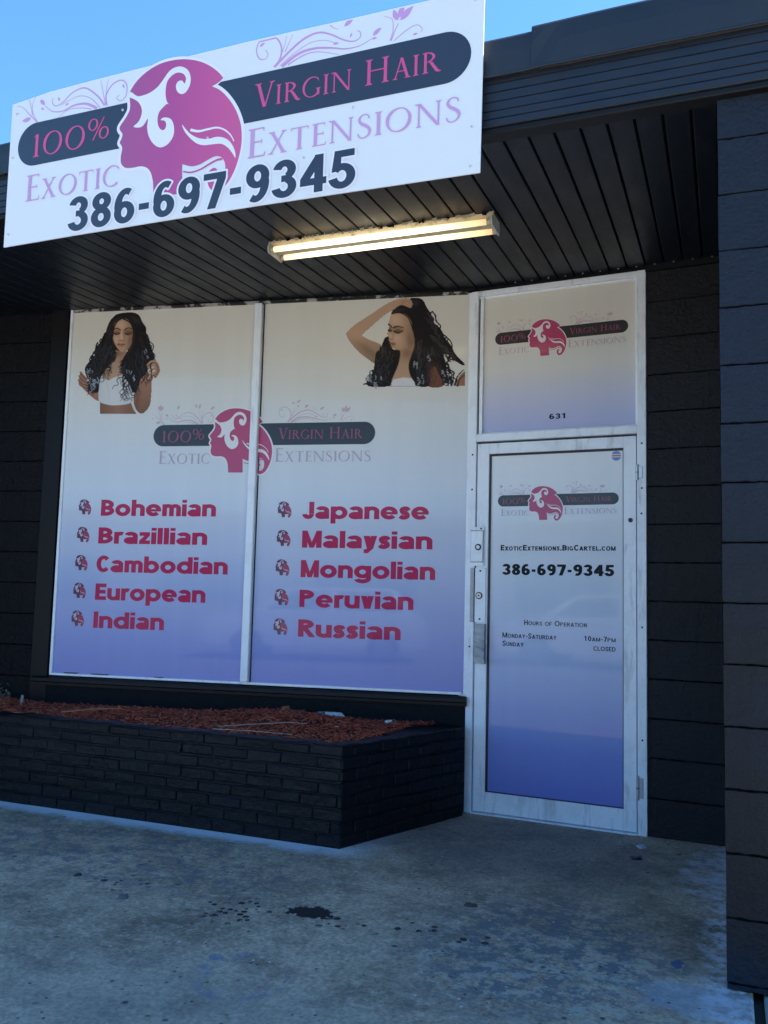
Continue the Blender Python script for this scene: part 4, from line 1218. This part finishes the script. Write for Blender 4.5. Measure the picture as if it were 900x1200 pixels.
tr = MB()
tr.box(0.046, 0.982, -0.03, -0.012, 2.2145, 2.224, DOOR, 0)
tr.box(0.046, 0.982, -0.03, -0.012, 3.056, 3.0655, DOOR, 0)
tr.box(0.046, 0.066, -0.03, -0.010, 2.224, 3.056, DOOR, 1)
tr.box(0.972, 0.982, -0.03, -0.012, 2.224, 3.056, DOOR, 0)
transom = obj('transom_window', tr, [M['alu'], M['gasket']], shop)
p = MB()
p.box(0.064, 0.975, -0.032, -0.020, 2.222, 3.058, DOOR)
obj('pane', p, M['vinyl_transom'], transom)
F = Flat(DOOR, -0.0192)
logo(F, M['p_magenta'], M['p_white'], M['p_black'], M['p_pinkdim'], M['p_lilacdim'], M['p_flour'], 0.145, 2.795, 0.3503, hiw=1.2)
F.build('logo', transom)
F = Flat(DOOR, -0.0192)
F.polys(sans('631', .480, .574, 2.284, .031, .21, gap=.12), M['p_text_black'])
F.build('house_number', transom)

dr = MB()
SW = 0.076
dr.box(0.0515, 0.049 + SW, -0.045, 0.002, 0.012, 2.156, DOOR, 0, 0.003)
dr.box(0.907, 0.9755, -0.045, 0.002, 0.012, 2.156, DOOR, 0, 0.003)
dr.box(0.049 + SW, 0.907, -0.045, 0.0015, 2.092, 2.156, DOOR, 0, 0.003)
dr.box(0.049 + SW, 0.907, -0.045, 0.0015, 0.012, 0.126, DOOR, 0, 0.003)
# glazing beads, each with its dark gasket line
dr.box(0.125, 0.907, -0.03, -0.004, 2.079, 2.092, DOOR, 1)
dr.box(0.125, 0.136, -0.03, -0.004, 0.126, 2.079, DOOR, 1)
dr.box(0.902, 0.907, -0.03, -0.006, 0.126, 2.079, DOOR, 1)
dr.box(0.136, 0.902, -0.03, -0.006, 0.126, 0.131, DOOR, 1)
door = obj('door', dr, [M['alu'], M['gasket']], shop)
p = MB()
p.box(0.130, 0.906, -0.026, -0.014, 0.129, 2.086, DOOR)
obj('pane', p, M['vinyl_door'], door)
F = Flat(DOOR, -0.0132)
logo(F, M['p_magenta'], M['p_white'], M['p_black'], M['p_pinkdim'], M['p_lilacdim'], M['p_flour'], 0.177, 1.8095, 0.313, hiw=1.2)
F.build('logo', door)
def door_text(body, x0, x1, zb, cap, W=.19, small=None, name='lettering', gap=.10):
    F = Flat(DOOR, -0.0132)
    F.polys(sans(body, x0, x1, zb, cap, W, small, gap), M['p_text_black'])
    F.build(name, door)
door_text('ExoticExtensions.BigCartel.com', .198, .862, 1.517, .032, .24, .76)
door_text('386-697-9345', .208, .854, 1.375, .063, .25, name='phone_number', gap=.09)
door_text('Hours of Operation', .344, .704, 1.088, .029, .17, .76)
door_text('Monday-Saturday', .215, .533, 1.011, .030, .18, .76)
door_text('Sunday', .215, .342, .963, .030, .18, .76)
door_text('10am-7pm', .690, .862, 1.012, .028, .18, .76)
door_text('closed', .740, .862, .961, .024, .18, 1.0)
# round sticker in the top corner
F = Flat(DOOR, -0.0132)
disc = lambda r, sx=.8655, sz=2.050: [(sx + r * math.cos(2 * math.pi * i / 28), sz + r * math.sin(2 * math.pi * i / 28)) for i in range(28)]
F.polys([disc(.031)], M['p_white']); F.polys([disc(.027)], M['p_blue']); F.polys([rect(.836, .893, 2.042, 2.060)], M['p_white']); F.polys([rect(.841, .890, 2.0465, 2.0555)], M['p_red'])
F.build('sticker', door)
# hardware on the lock stile
h = MB()
h.box(0.018, 0.103, 0.0125, 0.0155, 1.425, 1.655, DOOR, 0, 0.001)
h.box(0.024, 0.099, 0.0155, 0.022, 1.448, 1.632, DOOR, 1, 0.003)
h.box(0.022, 0.101, 0.0150, 0.0165, 1.445, 1.635, DOOR, 2)
lp = obj('lock_guard', h, [M['alu_light'], M['alu_light'], M['gasket']], door)
h = MB()
h.tube(DOOR(0.071, 0.02, 1.535), DOOR(0.071, 0.027, 1.535), 0.019, 24, 0)
h.tube(DOOR(0.071, 0.026, 1.535), DOOR(0.071, 0.0295, 1.535), 0.011, 20, 1)
obj('lock_cylinder', h, [M['dark_steel'], M['steel']], door)
h = MB()
h.box(0.050, 0.117, 0.0025, 0.012, 1.094, 1.412, DOOR, 0, 0.002)
h.box(0.022, 0.044, 0.012, 0.016, 1.094, 1.412, DOOR, 1, 0.001)
h.box(0.0445, 0.0495, 0.002, 0.011, 1.094, 1.412, DOOR, 2)
obj('latch_plate', h, [M['alu'], M['alu_dirty'], M['gasket']], door)
h = MB()
h.tube(DOOR(0.077, 0.011, 1.25), DOOR(0.077, 0.0165, 1.25), 0.021, 24, 0)
h.tube(DOOR(0.077, 0.0155, 1.25), DOOR(0.077, 0.0195, 1.25), 0.015, 20, 1)
h.tube(DOOR(0.077, 0.0190, 1.25), DOOR(0.077, 0.0205, 1.25), 0.005, 10, 0)
obj('lock_cylinder', h, [M['dark_steel'], M['steel']], door)
for s_, d_, z in ((0.083, 0.011, 1.395), (0.083, 0.011, 1.113), (0.085, 0.0135, 1.645)):
    h = MB()
    h.tube(DOOR(s_, d_, z), DOOR(s_, d_ + .0035, z), 0.006, 12, 0)
    obj('screw', h, M['dark_steel'], door)
# pull: battered aluminium flag standing off the stile
h = MB()
n = 14
V = []
for i in range(n + 1):
    z = 1.085 - (1.085 - 0.856) * i / n
    j = [0.004 * math.sin(i * 2.3 + q) for q in range(4)]
    V += [DOOR(.052 + j[0] * .4, 0.014 + j[1], z), DOOR(.088, .020 + j[2], z), DOOR(.121 + j[3] * .4, .040 + j[0], z), DOOR(.121 + j[3] * .4, .003, z), DOOR(.052 + j[0] * .4, .003, z)]
Fc = [[i * 5 + a, i * 5 + (a + 1) % 5, (i + 1) * 5 + (a + 1) % 5, (i + 1) * 5 + a] for i in range(n) for a in range(5)] + [[0, 1, 2, 3, 4][::-1], [n * 5 + a for a in range(5)]]
h.add(V, Fc)
obj('pull_handle', h, M['alu_dirty'], door)
for z0, z1 in ((1.905, 1.992), (0.186, 0.311)):
    h = MB()
    h.tube(DOOR(0.984, 0.016, z0), DOOR(0.984, 0.016, z1), 0.0085, 14, 0)
    h.tube(DOOR(0.984, 0.016, z0 + (z1 - z0) * .48), DOOR(0.984, 0.016, z0 + (z1 - z0) * .52), 0.0095, 14, 1)
    h.box(0.988, 1.012, 0.0145, 0.0185, z0 + .01, z1 - .01, DOOR, 0, 0.001)
    obj('hinge', h, [M['steel'] if z0 > 1 else M['alu_dirty'], M['dark_steel']], door)
h = MB()
h.tube(DOOR(0.945, 0.001, 1.685), DOOR(0.945, 0.006, 1.685), 0.0125, 18, 0)
h.tube(DOOR(0.945, 0.005, 1.685), DOOR(0.945, 0.008, 1.685), 0.007, 14, 1)
obj('plug', h, [M['gasket'], M['dark_steel']], door)

# ------------------------------------------------------------------ sign board
sign = MB()
EDGE = [(0.004, 0.0), (.48, .005), (.95, .007), (1.37, .008), (1.76, .005), (2.338, 0.0), (2.346, .744), (1.74, .7455), (1.53, .749), (1.28, .7515), (.9, .7485), (.72, .7465), (.43, .741), (.23, .736), (0.0, .714)]
sign.prism(EDGE, -0.006, 0.0, lambda t, p, q: SGN(p, t, q))
board = obj('sign_board', sign, M['sign_white'])
tag(board, 'long white sign board with woman head emblem bolted across the black fascia', 'sign')
for z in (.225, .345):
    h = MB()
    h.box(0.03, 2.30, -0.046, -0.0065, z, z + .03, SGN)
    obj('mounting_rail', h, M['black_wood'], board)
F = Flat(SGN, 0.0005)
logo(F, M['p_signhead'], M['p_white'], M['p_navy'], M['p_pink'], M['p_lilac'], M['p_lilac'], 0.0525, 0.487, 1.0, zmax=0.739, extra=False)
F.build('logo', board)
F = Flat(SGN, 0.0028)
NUM = sans('386-697-9345', .383, 1.824, .0245, .160, .205, gap=.085)
F.polys(fatten(NUM, .0085), M['p_white'])
F.polys(NUM, M['p_navy'])
F.build('phone_number', board)
for s, z in ((.032, .659), (.026, .441), (1.805, .359), (2.303, .187), (1.589, .182), (.658, .563), (1.119, .349), (2.31, .70), (.03, .06), (2.30, .03)):
    h = MB()
    h.tube(SGN(s, 0.0, z), SGN(s, 0.005, z), 0.006, 12, 0, True, 0.0045)
    h.tube(SGN(s, 0.005, z), SGN(s, 0.0054, z), 0.0016, 8, 1)
    obj('screw', h, [plain('white screw head', (.6, .6, .58), .4), M['dark_steel']], board)

# ------------------------------------------------------------------ twin tube strip light under the soffit
lx0, lx1, ly = -1.815, -0.615, -1.0
lamp = thing('strip_light', 'old twin tube strip light glowing yellow under the black soffit', 'light', (-1.24, ly, 3.03))
LZ = SOF(ly)
SK_ = 0.012                                                 # the fitting hangs slightly askew
LF = lambda t, y, z: (t, ly + y + (t + 1.24) * SK_, LZ + z)
k = NT('yellowed white enamel')
M['enamel'] = k.done(k.mix(k.step(k.noise(22, 5, .7), .5, .75), (0.52, 0.47, 0.33), (0.16, 0.11, 0.06)), 0.5)
mb = MB()
mb.prism([(-.060, -.002), (.060, -.002), (.050, -.024), (.020, -.046), (-.020, -.046), (-.050, -.024)], lx0 + .01, lx1 - .01, LF)
obj('channel', mb, M['enamel'], lamp)
k = NT('fluorescent tube')
x = k.xyz()[0]
t = k.math('DIVIDE', k.math('SUBTRACT', x, lx0), lx1 - lx0)
ends = k.math('ABSOLUTE', k.math('SUBTRACT', t, 0.45))
colr = k.ramp(ends, [(0.0, (1.0, 0.84, 0.56)), (0.3, (1.0, 0.78, 0.43)), (0.48, (0.95, 0.62, 0.26)), (0.55, (0.55, 0.28, 0.09))])
k.val(k.b.inputs['Emission Color'], colr)
k.val(k.b.inputs['Emission Strength'], k.step(ends, 0.08, 0.56, 0.95, 0.26))
M['tube'] = k.done((0.7, 0.66, 0.55), 0.3)
for yy in (-.058, .058):
    mb = MB()
    mb.tube(LF(lx0 + .028, yy, -.046), LF(lx1 - .028, yy, -.046), .0145, 24)
    tb = obj('tube', mb, M['tube'], lamp, True)
    for e0, e1 in ((lx0 + .012, lx0 + .030), (lx1 - .030, lx1 - .012)):
        mb = MB()
        mb.tube(LF(e0, yy, -.046), LF(e1, yy, -.046), .015, 24)
        obj('tube_cap', mb, M['enamel'], tb)
for e0, e1 in ((lx0, lx0 + .008), (lx1 - .008, lx1)):
    mb = MB()
    mb.prism([(-.066, -.001), (.066, -.001), (.080, -.040), (.072, -.066), (-.072, -.066), (-.080, -.040)], e0, e1, LF)
    obj('end_plate', mb, plain('grey white end plate', (.5, .5, .46), .45, var=.3, vs_=30), lamp)
beige = plain('beige peeling paint', (.42, .36, .26), .7)
for i in range(42):                                          # flakes of old paint and grime along the soffit joint
    t = lx0 + .03 + (lx1 - lx0 - .06) * i / 41 + random.uniform(-.02, .02)
    w = random.uniform(.008, .035); y_ = -.066 - random.uniform(0, .018)
    a = [LF(t, y_, -.004), LF(t + w, y_ - random.uniform(0, .01), -.005), LF(t + w * .9, y_ - .004, -.012 - random.uniform(0, .012)), LF(t + w * .2, y_, -.010 - random.uniform(0, .01))]
    b = [(p[0], p[1] + .002, p[2]) for p in a]
    mb = MB()
    mb.add(a + b, [(0, 1, 2, 3), (7, 6, 5, 4), (0, 4, 5, 1), (1, 5, 6, 2), (2, 6, 7, 3), (3, 7, 4, 0)])
    obj('paint_flake', mb, beige if random.random() < .8 else M['gap'], lamp)

# ------------------------------------------------------------------ brick planter
PLX, PLY = -1.365, -0.945
pl = thing('brick_planter', 'low black painted brick planter filled with red mulch under the shop window', 'planter', (-2.6, -0.7, 0))
FRONT = lambda s, d, z: (-5.0 + s, PLY - d, z)
SIDE = frame((PLX, PLY), (-0.999, -0.019))
mb = MB()
course = [0.0, .0625, .125, .1875, .25, .3125, .375, .437, .492]
def brick_run(fr, s0, s1, corner_at_end):
    for i in range(8):
        z0, z1 = course[i] + .0045, course[i + 1] - .0045
        s = s0 - (0.1 if i % 2 else 0.0) - (0.03 if i == 7 else 0)
        while s < s1 - .005:
            L = 0.2 + random.uniform(-.006, .006)
            if i == 7: L = .205 + random.uniform(-.01, .01)
            a, b = max(s, s0) + .002, min(s + L, s1) - .002
            s += L
            if b - a < .02: continue
            j = random.uniform(-.003, .003)
            dz = random.uniform(-.0014, .0014)
            bmv = MB()
            bmv.box(a, b, -.10, j, z0 + dz, z1 + dz, fr, 0, random.uniform(.004, .007))
            mb.v, base = mb.v + [tuple(c + random.uniform(-.0017, .0017) for c in p) for p in bmv.v], len(mb.v)
            mb.f += [[q + base for q in ff] for ff in bmv.f]
            mb.mi += bmv.mi
    mb.box(s0 + .004, s1 - .004, -.096, -.0095, 0, .488, fr)
brick_run(FRONT, 0.3, 5.0 + PLX, True)
brick_run(SIDE, 0.0, 0.985, False)
obj('brick_wall', mb, M['black_brick'], pl)
# top wash of the wall, paint-filled
mb = MB()
nrm = 60
tp = MB()
V = []
for i in range(nrm + 1):
    s = 0.3 + (4.998 + PLX - .3) * i / nrm
    h_ = .4945 + .0025 * math.sin(i * 1.7) + .002 * math.sin(i * .6) + .006 * max(0, (i - nrm * .0) / nrm < .12)
    V += [FRONT(s, -.098, h_), FRONT(s, -.006, h_), FRONT(s, .001, h_ - .006), FRONT(s, .001, .486)]
tp.add(V, [[i * 4 + a, i * 4 + a + 1, (i + 1) * 4 + a + 1, (i + 1) * 4 + a] for i in range(nrm) for a in range(3)])
V = []
for i in range(20):
    s = 0.002 + .98 * i / 19
    h_ = .4965 + .0025 * math.sin(i * 1.3)
    wd_ = .098 + .13 * max(0.0, min(1.0, (SIDE(s, 0, 0)[1] + .62) / .35))
    V += [SIDE(s, -wd_, h_ - .002), SIDE(s, -.006, h_), SIDE(s, .001, h_ - .006), SIDE(s, .001, .486)]
tp.add(V, [[i * 4 + a, i * 4 + a + 1, (i + 1) * 4 + a + 1, (i + 1) * 4 + a] for i in range(19) for a in range(3)])
obj('wall_top', tp, M['black_brick'], pl)

# mulch
def win_y(xw):                                               # the base wall's face, as y for a given x
    return -0.3836 + (xw + 3.7081) * (0.0611 + 0.3836) / (-1.0417 + 3.7081) - 0.014
def right_x(y): return -1.365 + (y + .945) * (.366 / .926) - .105 - .10 * max(0.0, min(1.0, (y + .6) / .35))
def mh(x, y):
    a = (y + .85) / (win_y(x) + .85 + 1e-6)
    m_ = .485 + .030 * math.exp(-((x + 1.95) / .5) ** 2) * a + .014 * math.sin(x * 5.3 + 1) * math.sin(y * 6 + 2)
    m_ += .055 * math.exp(-((x + 1.9) / .35) ** 2 - ((y + .42) / .16) ** 2) * .5
    return m_ + .018 * math.sin(max(0, min(1, a)) * math.pi)
mb = MB()
nx, ny = 90, 14
V = []
for i in range(nx + 1):
    for j in range(ny + 1):
        y0 = -.86
        x = -4.72 + (right_x(-.5) + .12 + 4.72) * i / nx
        y1 = win_y(x)
        y = y0 + (y1 - y0) * j / ny
        x = min(x, right_x(y))
        V.append((x, y, mh(x, y) - .012))
mb.add(V, [[i * (ny + 1) + j, (i + 1) * (ny + 1) + j, (i + 1) * (ny + 1) + j + 1, i * (ny + 1) + j + 1] for i in range(nx) for j in range(ny)], 1)
cnt = 0
while cnt < 7500:
    x = random.uniform(-4.5, -1.0)
    y = random.uniform(-.875, .0)
    if y > win_y(x) - .008 or x > right_x(y) + .02: continue
    cnt += 1
    L = random.choice([.02, .03, .04, .055]) * random.uniform(.6, 1.2)
    w = random.uniform(.004, .011); t = random.uniform(.002, .005)
    az, el = random.uniform(0, math.pi * 2), random.gauss(0, .28)
    u = Vector((math.cos(az) * math.cos(el), math.sin(az) * math.cos(el), math.sin(el)))
    n_ = (Vector((random.gauss(0, .35), random.gauss(0, .35), 1))).normalized()
    v_ = n_.cross(u).normalized(); n_ = u.cross(v_)
    c = Vector((x, y, mh(x, y) + random.uniform(-.008, .012)))
    q = []
    for sz in (-1, 1):
        for (a, b) in ((-1, -.6), (-.2, -1), (1, -.3), (.8, .5), (0, .9), (-1, .5)):
            q.append(c + u * a * L / 2 + v_ * b * w / 2 + n_ * sz * t / 2)
    if max(p.y - win_y(p.x) for p in q) > 0: continue
    mb.add(q, [(5, 4, 3, 2, 1, 0), (6, 7, 8, 9, 10, 11), (0, 1, 7, 6), (1, 2, 8, 7), (2, 3, 9, 8), (3, 4, 10, 9), (4, 5, 11, 10), (5, 0, 6, 11)])
tag(obj('mulch', mb, [M['mulch'], M['soil']]), 'loose red bark mulch heaped inside the black planter', kind='stuff')

# things lying on the mulch
def twig(name, pts, r, label, col=(.42, .38, .36)):
    mb = MB()
    P = [Vector((x, y, mh(x, y) + dz)) for x, y, dz in pts]
    mb.path(P, [r * .55 * (1 - .5 * i / len(P)) for i in range(len(P))], 7)
    return tag(obj(name, mb, plain('dry stick', tuple(c * .7 for c in col), .85, var=.3, vs_=30)), label, 'stick')
twig('dry_stick', [(-2.17, -.80, .022), (-2.0, -.745, .030), (-1.80, -.69, .032), (-1.70, -.66, .024)], .0042, 'thin pale stick on the mulch, the one farther from the planter edge')
twig('dry_stick', [(-2.16, -.865, .020), (-1.95, -.855, .026), (-1.70, -.835, .020)], .0042, 'thin pale stick on the mulch close along the front planter edge')
twig('bark_strip', [(-3.23, -.80, .02), (-3.05, -.75, .035), (-2.9, -.69, .03)], .009, 'pale orange strip of bark lying at the left end of the mulch', (.36, .17, .08))
def slabby(name, label, cat, c, L, W, H, az, mat, seed, n=9, zoff=None):
    """an irregular flat lump: jagged outline with thickness and a crowned top"""
    r_ = random.Random(seed)
    mb = MB()
    bot, top = [], []
    for i in range(n):
        a = 2 * math.pi * i / n
        k_ = r_.uniform(.7, 1.1)
        x, y = L / 2 * k_ * math.cos(a), W / 2 * k_ * math.sin(a)
        X, Y = c[0] + x * math.cos(az) - y * math.sin(az), c[1] + x * math.sin(az) + y * math.cos(az)
        bot.append((X, Y, c[2])); top.append((c[0] + (X - c[0]) * .75, c[1] + (Y - c[1]) * .75, c[2] + H * r_.uniform(.6, 1.1)))
    mb.add(bot + top + [(c[0], c[1], c[2] + H)], [[i, (i + 1) % n, n + (i + 1) % n, n + i] for i in range(n)] + [[n + i, n + (i + 1) % n, 2 * n] for i in range(n)] + [list(range(n))[::-1]])
    return tag(obj(name, mb, mat), label, cat)
paper = plain('white paper scrap', (.62, .62, .64), .8, var=.1)
slabby('paper_scrap', 'crumpled white paper strip on the mulch against the wall under the window', 'litter', (-1.80, -.115, mh(-1.80, -.115) + .008), .19, .035, .022, .17, paper, 3, 13)
slabby('bark_chunk', 'square orange brown chunk of bark at the back of the mulch', 'bark', (-2.0, -.34, mh(-2.0, -.34) + .004), .06, .05, .035, .3, plain('bark chunk', (.22, .07, .03), .9, var=.3, vs_=30), 5)
slabby('stone', 'small grey stone beside the white paper strip on the mulch', 'stone', (-1.83, -.22, mh(-1.83, -.22) + .004), .06, .045, .025, .6, plain('grey stone', (.2, .2, .21), .9, var=.2, vs_=30), 6)
slabby('paper_scrap', 'tiny white scrap near the narrow right tip of the mulch', 'litter', (-1.40, -.22, mh(-1.40, -.22) + .006), .06, .02, .02, .4, paper, 8)
# stub and weed at the left end
mb = MB()
mb.path([(-3.70, -.62, .46), (-3.702, -.622, .515), (-3.70, -.62, .56)], [.010, .009, .008], 8)
tag(obj('wooden_stub', mb, plain('grey stub', (.28, .26, .25), .9, var=.3, vs_=40)), 'short grey stub standing up at the left end of the mulch', 'stub')
weed = thing('weed', 'small pale leafed weed growing at the left end of the planter', 'plant', (-4.05, -.45, .48))
mb = MB(); lf = MB()
for i in range(9):
    a = i * 2.4
    base = Vector((-4.02, -.45, .47))
    tip = base + Vector((.05 * math.cos(a), .04 * math.sin(a), .06 + .018 * (i % 4)))
    mb.path([base, (base + tip) / 2 + Vector((0, 0, .015)), tip], [.003, .0025, .0015], 5)
    for s_ in (.55, .8, 1.0):
        c = base.lerp(tip, s_)
        u = Vector((math.cos(a + s_ * 3), math.sin(a + s_ * 3), .5)).normalized(); v_ = u.orthogonal().normalized()
        for sg in (1, -1):
            q = [c, c + u * .012 + v_ * .007 * sg, c + u * .028 + v_ * .004 * sg, c + u * .034]
            lf.add(q + [p + Vector((0, 0, -.001)) for p in q], [(0, 1, 2, 3), (7, 6, 5, 4)])
obj('stem', mb, plain('weed stem', (.10, .12, .06), .8), weed)
obj('leaves', lf, plain('pale weed leaf', (.13, .15, .12), .7, var=.2), weed)

# litter on the walk
slabby('bottle_cap', 'flat dark disc lying on the concrete by the right foot of the door', 'litter', (-0.02, -.44, .0005), .062, .062, .006, 0, M['dark_steel'], 2, 18)
slabby('dead_leaf', 'curled brown dead leaf on the concrete below the door', 'leaf', (-0.57, -1.42, .0005), .065, .035, .012, .2, plain('dead leaf', (.06, .04, .03), .8, var=.3, vs_=40), 12)
slabby('debris_chunk', 'grey chunk of grit lying on the left part of the concrete walk', 'grit', (-1.87, -1.94, .0005), .055, .04, .014, .5, plain('grit', (.10, .11, .12), .9, var=.3, vs_=40), 14)
slabby('paint_flake', 'pale flake of paint below the right corner of the door frame', 'paint flake', (-0.015, -.215, .0005), .055, .09, .006, .3, plain('pale paint flake', (.45, .5, .56), .7, var=.2), 17, 11)
slabby('dead_leaf', 'dark crumpled leaf on the concrete to the left of the oil blotch and dots', 'leaf', (-2.22, -1.80, .0005), .04, .025, .01, .9, plain('dark leaf', (.03, .03, .03), .8), 19)

# ------------------------------------------------------------------ across the lot, mirrored in the glass
car = thing('parked_car', 'white estate car parked broadside across the lot facing the shop front', 'car', (-3.4, -13.0, -0.125))
CAR = lambda t, p, q: (-3.4 + p, -13.0 + t, -0.125 + q)
lower = [(-2.2, .32), (-2.28, .55), (-2.2, .86), (-1.2, .98), (1.9, 1.0), (2.18, .92), (2.25, .6), (2.2, .32), (1.75, .30), (1.62, .52), (1.38, .62), (1.12, .52), (1.0, .30), (-.98, .30), (-1.1, .52), (-1.35, .62), (-1.6, .52), (-1.72, .30)]
mb = MB(); mb.prism(lower, -.86, .86, CAR)
white = plain('white car paint', (.78, .78, .78), .25, coat=(1, .03))
obj('body', mb, white, car)
mb = MB()
cab = [(-1.25, .985), (-.55, 1.46), (1.55, 1.48), (1.98, 1.0)]
n = len(cab)
V = [CAR(-.84 + .14 * (q > 1.2), p, q) for p, q in cab] + [CAR(.84 - .14 * (q > 1.2), p, q) for p, q in cab]
mb.add(V, [[i, (i + 1) % n, n + (i + 1) % n, n + i] for i in range(n)] + [list(range(n))[::-1], list(range(n, 2 * n))])
obj('cabin', mb, white, car)
gl = plain('dark car glass', (.02, .025, .03), .05)
for P in ([(-1.02, 1.03), (-.50, 1.40), (.30, 1.42), (.30, 1.03)], [(.38, 1.03), (.38, 1.42), (1.48, 1.42), (1.78, 1.03)]):
    for sg in (-1, 1):
        mb = MB()
        f_ = lambda d: [CAR(sg * (.845 + d - .14 * (q - .985) / .47), p, q) for p, q in P]
        mb.add(f_(-.01) + f_(.004), [(0, 1, 2, 3), (7, 6, 5, 4), (0, 4, 5, 1), (1, 5, 6, 2), (2, 6, 7, 3), (3, 7, 4, 0)])
        obj('window', mb, gl, car)
for p in (-1.35, 1.37):
    for sg in (-1, 1):
        mb = MB(); mb.tube(CAR(sg * .66, p, .32), CAR(sg * .87, p, .32), .32, 28)
        w_ = obj('wheel', mb, plain('tyre', (.02, .02, .02), .8), car)
        mb = MB(); mb.tube(CAR(sg * .86, p, .32), CAR(sg * .88, p, .32), .2, 24)
        obj('rim', mb, M['steel'], w_)
store = thing('store_building', 'long low tan building across the lot opposite the shop', 'building', (-10, -34, -0.125))
mb = MB(); mb.box(-45, 25, -44, -34, -0.125, 4.2)
obj('wall', mb, plain('tan stucco', (.38, .31, .22), .9, var=.15, vs_=.6), store)
mb = MB(); mb.box(-45.3, 25.3, -44.3, -33.6, 4.2, 4.75)
obj('roof', mb, plain('brown roof edge', (.10, .07, .05), .8), store)
for i in range(9):
    mb = MB(); mb.box(-42 + i * 7.2, -37.5 + i * 7.2, -34.02, -33.97, .7, 2.7)
    obj('window', mb, gl, store)
